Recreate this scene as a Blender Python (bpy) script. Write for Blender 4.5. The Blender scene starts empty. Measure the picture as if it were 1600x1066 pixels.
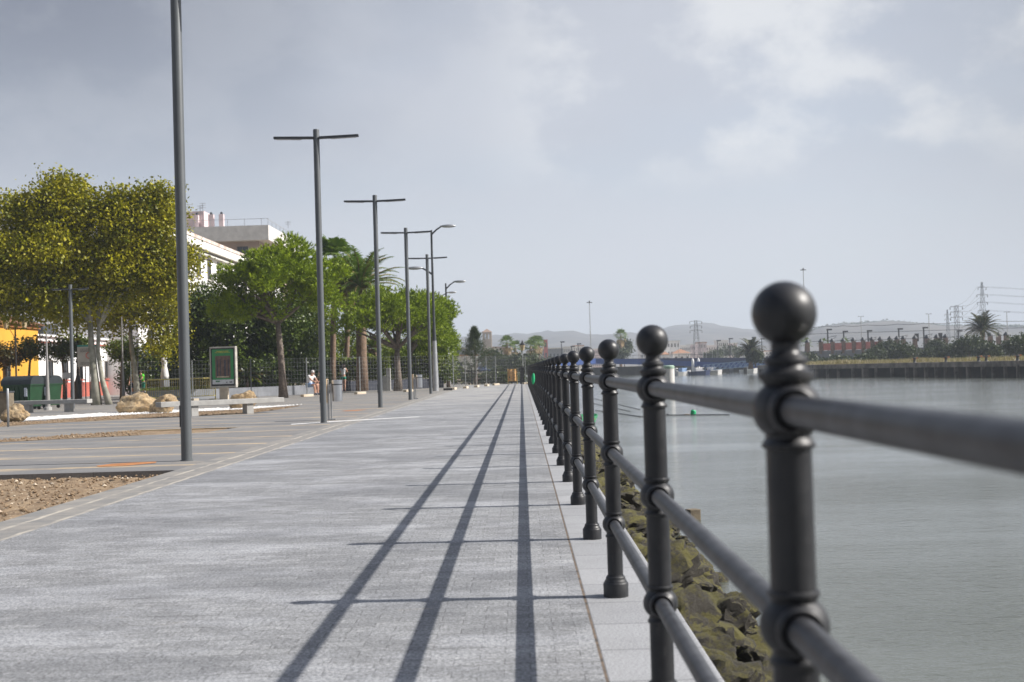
import bpy, bmesh, math, random
import numpy as np
from mathutils import Vector, Matrix, Euler, noise
from mathutils.geometry import tessellate_polygon
random.seed(7); RNG = np.random.default_rng(11)
PI = math.pi; R = math.radians
C = bpy.context.scene.collection
# ------------------------------------------------------------------ camera
F = 2000.0; H = 1.15
cam_d = bpy.data.cameras.new('camera'); cam = bpy.data.objects.new('camera', cam_d); C.objects.link(cam)
cam_d.sensor_width = 36; cam_d.lens = 36 * F / 1600
cam_d.clip_start = 0.05; cam_d.clip_end = 12000
CM = Matrix.Rotation(R(0.39), 3, 'Z') @ Matrix.Rotation(R(90 + 1.21), 3, 'X') @ Matrix.Rotation(R(-1.7), 3, 'Z')
cam.matrix_world = Matrix.Translation((0, 0, H)) @ CM.to_4x4()
cam_d.dof.use_dof = True; cam_d.dof.focus_distance = 15; cam_d.dof.aperture_fstop = 4.2
bpy.context.scene.camera = cam
def ray(px, py): return CM @ Vector(((px - 800) / F, (533 - py) / F, -1))
def G(px, py, z=0.0):
    v = ray(px, py); t = (z - H) / v.z; return Vector((v.x * t, v.y * t, z))
def A(px, py, Y):
    v = ray(px, py); t = Y / v.y; return Vector((v.x * t, Y, H + v.z * t))
# ------------------------------------------------------------------ tagging
def tag(o, label=None, cat=None, group=None, kind=None):
    if label: o['label'] = label
    if cat: o['category'] = cat
    if group: o['group'] = group
    if kind: o['kind'] = kind
    return o
def thing(name, label, cat, loc=(0, 0, 0), rz=0, group=None):
    o = bpy.data.objects.new(name, None); C.objects.link(o); o.empty_display_size = .2
    o.location = loc; o.rotation_euler = (0, 0, rz)
    return tag(o, label, cat, group)
def copy_tree(o, parent=None):
    c = o.copy(); C.objects.link(c); c.parent = parent
    for ch in list(o.children): copy_tree(ch, c)
    return c
def dup(o, loc, rz=None, label=None, s=None):
    c = copy_tree(o); c.location = loc
    if rz is not None: c.rotation_euler = (0, 0, rz)
    if label: c['label'] = label
    if s is not None: c.scale = (s, s, s) if isinstance(s, (int, float)) else s
    return c
# ------------------------------------------------------------------ mesh builder
class MB:
    def __init__(s): s.v = []; s.f = []
    def add(s, vs, fs):
        n = len(s.v); s.v += [tuple(v) for v in vs]; s.f += [tuple(i + n for i in f) for f in fs]; return s
    def box(s, c, d, rz=0, M=None):
        x, y, z = d[0] / 2, d[1] / 2, d[2] / 2
        vs = [Vector((a * x, b * y, e * z)) for a in (-1, 1) for b in (-1, 1) for e in (-1, 1)]
        m = M or Matrix.Rotation(rz, 3, 'Z')
        return s.add([m @ v + Vector(c) for v in vs], [(0, 1, 3, 2), (4, 6, 7, 5), (0, 4, 5, 1), (2, 3, 7, 6), (0, 2, 6, 4), (1, 5, 7, 3)])
    def bar(s, p, q, w, h=None):
        p, q = Vector(p), Vector(q); d = q - p; L = d.length; h = h or w
        if L < 1e-6: return s
        u = d / L; up = Vector((0, 0, 1)) if abs(u.z) < .95 else Vector((0, 1, 0))
        a = u.cross(up).normalized(); b = a.cross(u)
        M = Matrix((u, a, b)).transposed()
        return s.box((p + q) / 2, (L, w, h), M=M)
    def tube(s, pts, rs, n=10, cap=True):
        pts = [Vector(p) for p in pts]
        if not hasattr(rs, '__len__'): rs = [rs] * len(pts)
        vs = []; fs = []; k = len(pts); prev = None
        for i, p in enumerate(pts):
            d = (pts[min(i + 1, k - 1)] - pts[max(i - 1, 0)]).normalized()
            if prev is None:
                a = d.cross(Vector((0, 0, 1)) if abs(d.z) < .9 else Vector((0, 1, 0))).normalized()
            else:
                a = (prev - d * prev.dot(d)).normalized()
            prev = a; b = d.cross(a)
            for j in range(n):
                t = 2 * PI * j / n; vs.append(p + (a * math.cos(t) + b * math.sin(t)) * rs[i])
        for i in range(k - 1):
            for j in range(n):
                j2 = (j + 1) % n; fs.append((i * n + j, i * n + j2, (i + 1) * n + j2, (i + 1) * n + j))
        if cap: fs.append(tuple(range(n))[::-1]); fs.append(tuple((k - 1) * n + j for j in range(n)))
        return s.add(vs, fs)
    def lathe(s, prof, n=24, o=(0, 0, 0), M=None):
        vs = []; fs = []; k = len(prof); o = Vector(o)
        for r, z in prof:
            for j in range(n):
                t = 2 * PI * j / n; v = Vector((r * math.cos(t), r * math.sin(t), z))
                vs.append((M @ v if M else v) + o)
        for i in range(k - 1):
            for j in range(n):
                j2 = (j + 1) % n; fs.append((i * n + j, i * n + j2, (i + 1) * n + j2, (i + 1) * n + j))
        fs.append(tuple(range(n))[::-1]); fs.append(tuple((k - 1) * n + j for j in range(n)))
        return s.add(vs, fs)
    def ball(s, c, r, n=16, m=10, sc=(1, 1, 1)):
        return s.lathe([(max(r * math.sin(PI * i / m), 1e-4) * sc[0], -r * math.cos(PI * i / m) * sc[2]) for i in range(m + 1)], n, c)
    def build(s, name, mat, parent=None, smooth=False, bevel=0):
        me = bpy.data.meshes.new(name); me.from_pydata(s.v, [], s.f); me.validate(); me.update()
        if smooth:
            try: me.shade_smooth()
            except Exception: pass
            if smooth == 'auto':
                try: me.set_sharp_from_angle(angle=R(38))
                except Exception: pass
        o = bpy.data.objects.new(name, me); C.objects.link(o)
        if mat: me.materials.append(mat)
        if parent: o.parent = parent
        if bevel:
            b = o.modifiers.new('bevel', 'BEVEL'); b.width = bevel; b.segments = 2; b.limit_method = 'ANGLE'
        return o
def npmesh(name, V, nside, mat, parent=None):
    """V: (N*nside,3) array, one polygon per nside verts"""
    V = np.asarray(V, dtype=np.float32); n = len(V); k = n // nside
    me = bpy.data.meshes.new(name); me.vertices.add(n); me.vertices.foreach_set('co', V.ravel())
    me.loops.add(n); me.loops.foreach_set('vertex_index', np.arange(n, dtype=np.int32))
    me.polygons.add(k); me.polygons.foreach_set('loop_start', np.arange(k, dtype=np.int32) * nside)
    try: me.polygons.foreach_set('loop_total', np.full(k, nside, dtype=np.int32))
    except Exception: pass
    me.update(calc_edges=True); me.validate()
    o = bpy.data.objects.new(name, me); C.objects.link(o); me.materials.append(mat)
    if parent: o.parent = parent
    return o
# ------------------------------------------------------------------ materials
def nd(t, ty, **kw):
    n = t.nodes.new(ty)
    for k, v in kw.items(): setattr(n, k, v)
    return n
def mixrgb(t, fac, a, b, mode='MIX'):
    n = nd(t, 'ShaderNodeMix', data_type='RGBA', blend_type=mode)
    for i, v in ((0, fac), (6, a), (7, b)):
        if isinstance(v, (int, float)): n.inputs[i].default_value = v
        elif isinstance(v, tuple): n.inputs[i].default_value = (*v, 1) if len(v) == 3 else v
        else: t.links.new(v, n.inputs[i])
    return n.outputs[2]
def math_(t, op, a, b=None, c=None):
    n = nd(t, 'ShaderNodeMath', operation=op)
    for i, v in enumerate((a, b, c)):
        if v is None: continue
        if isinstance(v, (int, float)): n.inputs[i].default_value = v
        else: t.links.new(v, n.inputs[i])
    return n.outputs[0]
def ramp(t, x, lo, hi, a=0.0, b=1.0):
    n = nd(t, 'ShaderNodeMapRange'); n.interpolation_type = 'SMOOTHSTEP'; t.links.new(x, n.inputs[0])
    for i, v in zip((1, 2, 3, 4), (lo, hi, a, b)): n.inputs[i].default_value = v
    return n.outputs[0]
def tnoise(t, co, sc, det=4, rough=.55, vec=None):
    n = nd(t, 'ShaderNodeTexNoise'); n.inputs['Scale'].default_value = sc; n.inputs['Detail'].default_value = det; n.inputs['Roughness'].default_value = rough
    if vec:
        m = nd(t, 'ShaderNodeMapping'); m.inputs['Scale'].default_value = vec; t.links.new(co, m.inputs[0]); co = m.outputs[0]
    t.links.new(co, n.inputs['Vector']); return n.outputs['Fac']
def newmat(name):
    m = bpy.data.materials.new(name); m.use_nodes = True; t = m.node_tree; p = t.nodes['Principled BSDF']
    tc = nd(t, 'ShaderNodeTexCoord'); return m, t, p, tc.outputs['Object']
def bump(t, p, h, s=.3, d=.01):
    b = nd(t, 'ShaderNodeBump'); b.inputs['Strength'].default_value = s; b.inputs['Distance'].default_value = d
    t.links.new(h, b.inputs['Height']); t.links.new(b.outputs[0], p.inputs['Normal'])
def mat(name, col, rough=.6, metal=0, var=.25, sc=3.0, col2=None, bmp=0, bsc=40, spec=.5, bd=.01):
    m, t, p, co = newmat(name)
    f = ramp(t, tnoise(t, co, sc, 6, .6), .3, .7)
    c2 = col2 or tuple(min(1, c * (1 + var)) for c in col); c1 = col if col2 else tuple(c * (1 - var) for c in col)
    t.links.new(mixrgb(t, f, c1, c2), p.inputs['Base Color'])
    p.inputs['Roughness'].default_value = rough; p.inputs['Metallic'].default_value = metal
    p.inputs['Specular IOR Level'].default_value = spec
    if bmp: bump(t, p, tnoise(t, co, bsc, 4), bmp, bd)
    return m
def leafmat(name, c1, c2, c3, trans=.35, sc=.5, rough=.5):
    m, t, p, co = newmat(name)
    g = nd(t, 'ShaderNodeNewGeometry')
    f = ramp(t, tnoise(t, co, sc, 3), .35, .65)
    a = mixrgb(t, f, c1, c2)
    r = math_(t, 'MULTIPLY', g.outputs['Random Per Island'], .8)
    a = mixrgb(t, r, a, c3)
    t.links.new(a, p.inputs['Base Color']); p.inputs['Roughness'].default_value = rough; p.inputs['Specular IOR Level'].default_value = .3
    tr = nd(t, 'ShaderNodeBsdfTranslucent'); tb = mixrgb(t, 1.0, a, (1.3, 1.5, .5), 'MULTIPLY'); t.links.new(tb, tr.inputs[0])
    mx = nd(t, 'ShaderNodeMixShader'); mx.inputs[0].default_value = trans
    t.links.new(p.outputs[0], mx.inputs[1]); t.links.new(tr.outputs[0], mx.inputs[2])
    t.links.new(mx.outputs[0], t.nodes['Material Output'].inputs[0]); return m

def paving_mat():
    m, t, p, co = newmat('granite_paving')
    mp = nd(t, 'ShaderNodeMapping'); t.links.new(co, mp.inputs[0])
    b = nd(t, 'ShaderNodeTexBrick'); t.links.new(mp.outputs[0], b.inputs['Vector'])
    b.inputs['Scale'].default_value = 1; b.inputs['Brick Width'].default_value = .2; b.inputs['Row Height'].default_value = .1
    b.inputs['Mortar Size'].default_value = .0028; b.inputs['Mortar Smooth'].default_value = .3
    b.inputs['Color1'].default_value = (.185, .189, .194, 1); b.inputs['Color2'].default_value = (.26, .265, .27, 1); b.inputs['Mortar'].default_value = (.11, .11, .112, 1)
    n1 = ramp(t, tnoise(t, co, 1.1, 10, .78, (.6, 1.3, 1)), .46, .62)
    c = mixrgb(t, math_(t, 'MULTIPLY', n1, .52), b.outputs[0], (.41, .42, .44))
    n7 = ramp(t, tnoise(t, co, 16, 6, .8, (.7, 1.2, 1)), .50, .68)
    c = mixrgb(t, math_(t, 'MULTIPLY', n7, .45), c, (.46, .46, .46))
    n4 = ramp(t, tnoise(t, co, .42, 7, .68, (1, 1.3, 1)), .42, .62)
    c = mixrgb(t, math_(t, 'MULTIPLY', n4, .40), c, (.105, .110, .120))
    n2 = ramp(t, tnoise(t, co, 60, 5, .9), .34, .66, .35, 1.75)
    rgb = nd(t, 'ShaderNodeCombineColor'); [t.links.new(n2, rgb.inputs[i]) for i in range(3)]
    c = mixrgb(t, 1.0, c, rgb.outputs[0], 'MULTIPLY')
    n8 = ramp(t, tnoise(t, co, 1.0, 3, .5, (1.6, 17, 1)), .66, .72)
    c = mixrgb(t, math_(t, 'MULTIPLY', n8, .6), c, (.07, .07, .075))
    # sandy stains scattered
    n3 = ramp(t, tnoise(t, co, 2.3, 7, .75, (.6, 2.2, 1)), .63, .74)
    c = mixrgb(t, math_(t, 'MULTIPLY', n3, .5), c, (.42, .36, .27))
    n5 = ramp(t, tnoise(t, co, 9, 2, .5), .76, .80)
    c = mixrgb(t, math_(t, 'MULTIPLY', n5, .7), c, (.05, .05, .05))
    # more sand farther up the promenade
    sx = nd(t, 'ShaderNodeSeparateXYZ'); t.links.new(co, sx.inputs[0])
    far = ramp(t, sx.outputs[1], 28, 60)
    ns = ramp(t, tnoise(t, co, .9, 6, .7, (.35, 1.6, 1)), .42, .62)
    c = mixrgb(t, math_(t, 'MULTIPLY', math_(t, 'MULTIPLY', ns, far), .8), c, (.47, .445, .41))
    t.links.new(c, p.inputs['Base Color']); p.inputs['Roughness'].default_value = .75; p.inputs['Specular IOR Level'].default_value = .35
    h = math_(t, 'ADD', math_(t, 'MULTIPLY', b.outputs['Fac'], -.7), tnoise(t, co, 90, 4, .7))
    bump(t, p, h, .5, .004); return m
def coping_mat():
    m, t, p, co = newmat('granite_coping')
    b = nd(t, 'ShaderNodeTexBrick'); t.links.new(co, b.inputs['Vector'])
    b.offset = 0; b.inputs['Scale'].default_value = 1; b.inputs['Brick Width'].default_value = 50; b.inputs['Row Height'].default_value = .52
    b.inputs['Mortar Size'].default_value = .0045; b.inputs['Mortar Smooth'].default_value = .2
    b.inputs['Color1'].default_value = (.29, .295, .305, 1); b.inputs['Color2'].default_value = (.35, .355, .365, 1); b.inputs['Mortar'].default_value = (.10, .10, .10, 1)
    n2 = ramp(t, tnoise(t, co, 90, 4, .8), .3, .7, .62, 1.4)
    rgb = nd(t, 'ShaderNodeCombineColor'); [t.links.new(n2, rgb.inputs[i]) for i in range(3)]
    c = mixrgb(t, 1.0, b.outputs[0], rgb.outputs[0], 'MULTIPLY')
    n1 = ramp(t, tnoise(t, co, 2.2, 6, .7), .45, .75)
    c = mixrgb(t, math_(t, 'MULTIPLY', n1, .3), c, (.15, .15, .15))
    t.links.new(c, p.inputs['Base Color']); p.inputs['Roughness'].default_value = .7
    bump(t, p, math_(t, 'ADD', math_(t, 'MULTIPLY', b.outputs['Fac'], -1.5), tnoise(t, co, 120, 3)), .35, .003); return m
def plaza_mat():
    m, t, p, co = newmat('plaza_paving')
    b = nd(t, 'ShaderNodeTexBrick'); t.links.new(co, b.inputs['Vector'])
    b.inputs['Scale'].default_value = 1; b.inputs['Brick Width'].default_value = 1.2; b.inputs['Row Height'].default_value = .6
    b.inputs['Mortar Size'].default_value = .006
    b.inputs['Color1'].default_value = (.165, .163, .162, 1); b.inputs['Color2'].default_value = (.205, .202, .198, 1); b.inputs['Mortar'].default_value = (.11, .10, .09, 1)
    c = b.outputs[0]
    n1 = ramp(t, tnoise(t, co, .8, 6, .7, (.25, 1.2, 1)), .45, .7)
    c = mixrgb(t, math_(t, 'MULTIPLY', n1, .5), c, (.31, .285, .25))
    sx = nd(t, 'ShaderNodeSeparateXYZ'); t.links.new(co, sx.inputs[0])
    wob = math_(t, 'MULTIPLY', math_(t, 'SUBTRACT', tnoise(t, co, 1.2, 5, .7), .5), .55)
    yy = math_(t, 'ADD', sx.outputs[1], wob)
    fr = math_(t, 'FRACT', math_(t, 'DIVIDE', yy, 2.4))
    ln = math_(t, 'SUBTRACT', 1.0, ramp(t, fr, .05, .13))
    br = ramp(t, tnoise(t, co, .45, 8, .75, (.5, 1, 1)), .38, .58)
    c = mixrgb(t, math_(t, 'MULTIPLY', math_(t, 'MULTIPLY', ln, br), .85), c, (.50, .38, .23))
    pt = ramp(t, tnoise(t, co, 1.4, 3, .5, (.22, 1.3, 1)), .60, .72)
    c = mixrgb(t, math_(t, 'MULTIPLY', pt, .6), c, (.50, .39, .25))
    n2 = ramp(t, tnoise(t, co, 60, 4, .8), .3, .7, .8, 1.2)
    rgb = nd(t, 'ShaderNodeCombineColor'); [t.links.new(n2, rgb.inputs[i]) for i in range(3)]
    c = mixrgb(t, 1.0, c, rgb.outputs[0], 'MULTIPLY')
    t.links.new(c, p.inputs['Base Color']); p.inputs['Roughness'].default_value = .8
    bump(t, p, tnoise(t, co, 30, 5, .7), .3, .006); return m
def kerb_mat():
    m, t, p, co = newmat('kerb_band')
    sx = nd(t, 'ShaderNodeSeparateXYZ'); t.links.new(co, sx.inputs[0])
    c = mixrgb(t, ramp(t, tnoise(t, co, 2.5, 6, .7), .35, .65), (.19, .188, .182), (.28, .262, .235))
    wob = math_(t, 'MULTIPLY', math_(t, 'SUBTRACT', tnoise(t, co, 3, 4, .6), .5), .10)
    xx = math_(t, 'ADD', sx.outputs[0], wob)
    for x0 in (-3.86, -4.12):
        dd = math_(t, 'ABSOLUTE', math_(t, 'SUBTRACT', xx, x0))
        e = math_(t, 'SUBTRACT', 1.0, ramp(t, dd, .008, .035))
        c = mixrgb(t, math_(t, 'MULTIPLY', math_(t, 'MULTIPLY', e, ramp(t, tnoise(t, co, 1.6, 7, .75), .36, .6)), .8), c, (.52, .47, .39))
    fr = math_(t, 'FRACT', math_(t, 'DIVIDE', sx.outputs[1], 1.0))
    c = mixrgb(t, math_(t, 'SUBTRACT', 1.0, ramp(t, fr, .006, .014)), c, (.12, .11, .10))
    t.links.new(c, p.inputs['Base Color']); p.inputs['Roughness'].default_value = .8
    bump(t, p, tnoise(t, co, 60, 4, .7), .3, .004); return m
def soil_mat(name, c1, c2, c3):
    m, t, p, co = newmat(name)
    c = mixrgb(t, ramp(t, tnoise(t, co, 5, 8, .7), .35, .65), c1, c2)
    v = nd(t, 'ShaderNodeTexVoronoi'); v.inputs['Scale'].default_value = 22; t.links.new(co, v.inputs['Vector'])
    c = mixrgb(t, math_(t, 'MULTIPLY', math_(t, 'SUBTRACT', 1.0, ramp(t, v.outputs['Distance'], .15, .4)), ramp(t, tnoise(t, co, 12, 3), .5, .6)), c, c3)
    t.links.new(c, p.inputs['Base Color']); p.inputs['Roughness'].default_value = .95
    bump(t, p, tnoise(t, co, 25, 8, .75), .8, .03); return m
def rockmat(name, cols, bsc=9, bd=.05, moss=False):
    m, t, p, co = newmat(name)
    oi = nd(t, 'ShaderNodeObjectInfo'); va = nd(t, 'ShaderNodeVectorMath', operation='ADD'); cb = nd(t, 'ShaderNodeCombineXYZ')
    k = math_(t, 'MULTIPLY', oi.outputs['Random'], 37.0); [t.links.new(k, cb.inputs[i]) for i in range(3)]
    t.links.new(co, va.inputs[0]); t.links.new(cb.outputs[0], va.inputs[1]); co = va.outputs[0]
    f1 = ramp(t, tnoise(t, co, 4.5, 10, .78), .42, .60); f2 = ramp(t, tnoise(t, co, 9, 6, .7), .42, .62)
    if moss:
        ge = nd(t, 'ShaderNodeNewGeometry'); sn = nd(t, 'ShaderNodeSeparateXYZ'); t.links.new(ge.outputs['Normal'], sn.inputs[0])
        f1 = math_(t, 'MULTIPLY', f1, ramp(t, math_(t, 'ADD', sn.outputs[2], math_(t, 'MULTIPLY', math_(t, 'SUBTRACT', f2, .5), .4)), .25, .65))
        f2 = math_(t, 'MULTIPLY', f2, .5)
    c = mixrgb(t, f1, cols[0], cols[1]); c = mixrgb(t, math_(t, 'MULTIPLY', f2, .8), c, cols[2])
    t.links.new(c, p.inputs['Base Color']); p.inputs['Roughness'].default_value = .85
    bump(t, p, tnoise(t, co, bsc, 12, .8), 1.0, bd); return m
def water_mat():
    m, t, p, co = newmat('river_water')
    p.inputs['Base Color'].default_value = (.092, .100, .080, 1); p.inputs['Roughness'].default_value = .09
    p.inputs['IOR'].default_value = 1.45; p.inputs['Specular IOR Level'].default_value = .5
    h = math_(t, 'ADD', math_(t, 'MULTIPLY', tnoise(t, co, 5.5, 5, .6, (.6, 1.1, 1)), .8), math_(t, 'MULTIPLY', tnoise(t, co, .35, 3, .5, (.6, 1.4, 1)), 1.4))
    big = ramp(t, tnoise(t, co, .07, 5, .6, (.6, 1.6, 1)), .38, .62, .25, 1.0)
    b = nd(t, 'ShaderNodeBump'); b.inputs['Distance'].default_value = .055
    t.links.new(math_(t, 'MULTIPLY', big, .7), b.inputs['Strength']); t.links.new(h, b.inputs['Height']); t.links.new(b.outputs[0], p.inputs['Normal'])
    return m
M = {}
M['paving'] = paving_mat(); M['coping'] = coping_mat(); M['plaza'] = plaza_mat(); M['kerb'] = kerb_mat(); M['water'] = water_mat()
M['joint'] = mat('rusty_joint', (.045, .042, .04), .95, sc=11, col2=(.21, .155, .11))
M['soil'] = soil_mat('soil', (.20, .135, .08), (.33, .24, .15), (.50, .42, .32))
M['ground'] = soil_mat('ground', (.20, .17, .12), (.30, .25, .17), (.22, .24, .14))
M['dryland'] = soil_mat('dry_land', (.26, .22, .16), (.34, .29, .21), (.22, .21, .16))
M['iron'] = mat('painted_iron', (.017, .0175, .020), .42, .0, .3, 6, bmp=.2, bsc=45, bd=.003)
def iron_mat():
    m, t, p, co = newmat('painted_iron')
    oi = nd(t, 'ShaderNodeObjectInfo'); va = nd(t, 'ShaderNodeVectorMath', operation='ADD'); t.links.new(co, va.inputs[0]); t.links.new(oi.outputs['Location'], va.inputs[1]); co = va.outputs[0]
    c = mixrgb(t, ramp(t, tnoise(t, co, 7, 6, .6), .3, .7), (.014, .0145, .017), (.022, .023, .026))
    d1 = ramp(t, tnoise(t, co, 22, 8, .75, (1, 1, .35)), .55, .78)
    c = mixrgb(t, math_(t, 'MULTIPLY', d1, .5), c, (.085, .08, .075))
    d2 = ramp(t, tnoise(t, co, 75, 3, .6), .73, .77)
    c = mixrgb(t, math_(t, 'MULTIPLY', d2, .8), c, (.14, .10, .075))
    t.links.new(c, p.inputs['Base Color']); t.links.new(ramp(t, tnoise(t, co, 12, 6, .7), .3, .7, .33, .58), p.inputs['Roughness'])
    bump(t, p, tnoise(t, co, 45, 4), .25, .003); return m
M['iron'] = iron_mat()
M['rail'] = mat('worn_rail', (.028, .029, .033), .46, .1, .35, 14, bmp=.2, bsc=30, bd=.002, col2=(.070, .072, .078))
M['lamp'] = mat('grey_lamp_paint', (.105, .115, .122), .45, .2, .08, 1.5)
M['lamp2'] = mat('pale_grey_paint', (.26, .25, .24), .6, .1, .15, 1.5)
M['lampdark'] = mat('dark_lamp_paint', (.05, .055, .062), .5, .2, .1)
M['galv'] = mat('galvanised', (.42, .43, .44), .45, .7, .15, 4)
M['wire'] = mat('pale_wire', (.20, .21, .215), .6, 0, .1, 4)
M['steel'] = mat('stainless', (.62, .63, .65), .28, .95, .1, 3)
M['concrete'] = mat('concrete', (.36, .355, .34), .85, 0, .12, 5, bmp=.2, bsc=40)
M['wallgrey'] = mat('grey_wall', (.20, .21, .23), .85, 0, .15, 2, bmp=.2)
M['wallblue'] = mat('dark_blue_wall', (.045, .05, .07), .8, 0, .15, 2)
M['stonebase'] = mat('pale_stone', (.55, .47, .36), .85, 0, .15, 3)
M['boulder'] = rockmat('sandstone', ((.38, .26, .13), (.56, .45, .29), (.17, .11, .06)), 7)
M['moss'] = rockmat('mossy_rock', ((.070, .062, .049), (.215, .195, .042), (.032, .028, .024)), 14, .07, True)
M['gravel'] = mat('white_gravel', (.75, .74, .72), .9, 0, .12, 30, bmp=.9, bsc=50)
M['white'] = mat('white_render', (.78, .77, .76), .85, 0, .05, 2)
M['offwhite'] = mat('offwhite_render', (.62, .60, .57), .85, 0, .1, 1.5, bmp=.1)
M['pinkish'] = mat('pink_render', (.62, .50, .50), .85, 0, .1, 1)
M['brownwall'] = mat('brown_render', (.36, .27, .22), .85, 0, .1, 1)
M['yellow'] = mat('ochre_render', (.64, .33, .035), .85, 0, .08, 1)
M['redpaint'] = mat('red_dado', (.40, .10, .07), .8, 0, .12, 1.5)
M['terracotta'] = mat('terracotta', (.36, .19, .11), .85, 0, .3, 8, bmp=.4)
M['oldtile'] = mat('old_tiles', (.30, .20, .14), .9, 0, .2, 2)
M['glass'] = mat('dark_glass', (.03, .035, .04), .1, 0, .2, 2)
M['windowdark'] = mat('shutter', (.10, .085, .075), .6, 0, .2)
M['bark'] = mat('bark', (.14, .10, .07), .95, 0, .4, 8, bmp=.9, bsc=18, bd=.03)
M['barkpine'] = mat('pine_bark', (.15, .12, .098), .95, 0, .35, 10, bmp=.9, bsc=14, bd=.03)
M['barkplane'] = mat('plane_bark', (.40, .38, .32), .85, 0, .3, 3, col2=(.22, .22, .17), bmp=.3, bsc=8)
M['palmbark'] = mat('palm_bark', (.19, .13, .09), .95, 0, .3, 6, bmp=.9, bsc=12, bd=.03)
M['lf_plane'] = leafmat('plane_leaves', (.085, .115, .004), (.39, .365, .008), (.27, .225, .007), .15, .8)
M['lf_pine'] = leafmat('pine_needles', (.085, .145, .006), (.34, .44, .012), (.22, .28, .012), .10, 1.6)
M['lf_dark'] = leafmat('glossy_leaves', (.014, .030, .005), (.045, .075, .006), (.10, .135, .018), .10, .9, .4)
M['lf_hedge'] = leafmat('hedge_leaves', (.05, .085, .008), (.19, .22, .012), (.11, .15, .012), .18, 1.2)
M['lf_topiary'] = leafmat('topiary_leaves', (.03, .06, .015), (.05, .09, .02), (.08, .12, .03), .2, 2)
M['lf_orange'] = leafmat('orange_tree_leaves', (.04, .065, .015), (.08, .12, .02), (.06, .05, .02), .25, 1.2)
M['lf_red'] = leafmat('reddish_leaves', (.10, .035, .02), (.08, .07, .02), (.05, .06, .02), .25, 1.2)
M['lf_palm'] = leafmat('palm_fronds', (.10, .16, .02), (.18, .23, .05), (.06, .11, .02), .25, 1)
M['lf_palmdark'] = leafmat('dark_palm_fronds', (.03, .042, .015), (.06, .065, .022), (.04, .05, .018), .12, .5)
M['lf_dead'] = leafmat('dead_fronds', (.30, .20, .10), (.22, .14, .07), (.38, .28, .15), .2, 1)
M['lf_conifer'] = leafmat('conifer_needles', (.03, .05, .028), (.055, .075, .04), (.08, .10, .05), .2, 1.5)
M['lf_far'] = leafmat('far_bush_leaves', (.025, .038, .016), (.085, .105, .028), (.04, .055, .02), .15, .10)
M['drygrass'] = leafmat('dry_grass', (.27, .22, .145), (.19, .165, .10), (.32, .27, .18), .2, .5)
M['lawn'] = leafmat('lawn_blades', (.10, .17, .02), (.15, .22, .03), (.2, .25, .05), .3, 1)
M['bin'] = mat('green_plastic', (.007, .042, .014), .45, 0, .15, 3)
M['binlid'] = mat('dark_lid', (.025, .032, .036), .4, 0, .2, 3)
M['label'] = mat('white_sticker', (.6, .65, .72), .5, 0, .2, 12)
M['barrier'] = mat('yellow_barrier', (.50, .42, .12), .55, .2, .15, 5)
M['bluesteel'] = mat('blue_steel', (.03, .075, .26), .5, .1, .2, .3)
M['darkblue'] = mat('dark_blue_steel', (.03, .045, .12), .55, .1, .2, .3)
M['orange'] = mat('orange_mesh', (.50, .28, .10), .6, 0, .3, 12)
M['green'] = mat('bright_green', (.01, .42, .16), .5, 0, .08)
M['boatgreen'] = mat('boat_green', (.02, .20, .075), .5, 0, .15)
M['palegreen'] = mat('pale_green', (.30, .42, .33), .6, 0, .15)
M['redmesh'] = mat('red_fence', (.50, .19, .17), .7, 0, .2, 1)
M['brick'] = mat('brick', (.19, .135, .11), .85, 0, .25, 3)
M['redbrick'] = mat('red_brick', (.42, .10, .08), .85, 0, .15, 3)
M['stone'] = mat('tower_stone', (.40, .33, .26), .9, 0, .15, .6)
M['quay'] = mat('quay_concrete', (.16, .145, .125), .9, 0, .5, .8, bmp=.5, bsc=3, bd=.05)
M['quaydark'] = mat('quay_dark', (.04, .038, .034), .9, 0, .3, .8)
M['wood'] = mat('pale_wood', (.45, .33, .20), .7, 0, .15, 4)
M['oldwood'] = mat('old_wood', (.16, .13, .09), .9, 0, .3, 6, bmp=.5)
M['rope'] = mat('rope', (.12, .11, .09), .9)
M['hill'] = mat('hill_land', (.06, .06, .062), .95, 0, .3, .02, col2=(.15, .135, .12))
M['black'] = mat('black_paint', (.02, .02, .022), .5)
M['skin'] = mat('skin', (.50, .27, .18), .55, 0, .05)
M['hairdark'] = mat('dark_hair', (.035, .02, .012), .6, 0, .3, 30)
M['hairgrey'] = mat('grey_hair', (.55, .52, .5), .6, 0, .15, 30)
M['shirtwhite'] = mat('white_cloth', (.75, .75, .76), .8, 0, .05)
M['olive'] = mat('olive_cloth', (.16, .15, .085), .85, 0, .1)
M['navy'] = mat('navy_cloth', (.015, .02, .045), .85, 0, .1)
M['paleblue'] = mat('pale_blue_cloth', (.25, .38, .60), .85, 0, .1)
M['greencloth'] = mat('green_cloth', (.01, .26, .17), .85, 0, .1)
M['hivis'] = mat('hi_vis_cloth', (.10, .62, .02), .8, 0, .05)
M['rust'] = mat('rust_plate', (.40, .17, .06), .9, 0, .3, 4)

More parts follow.
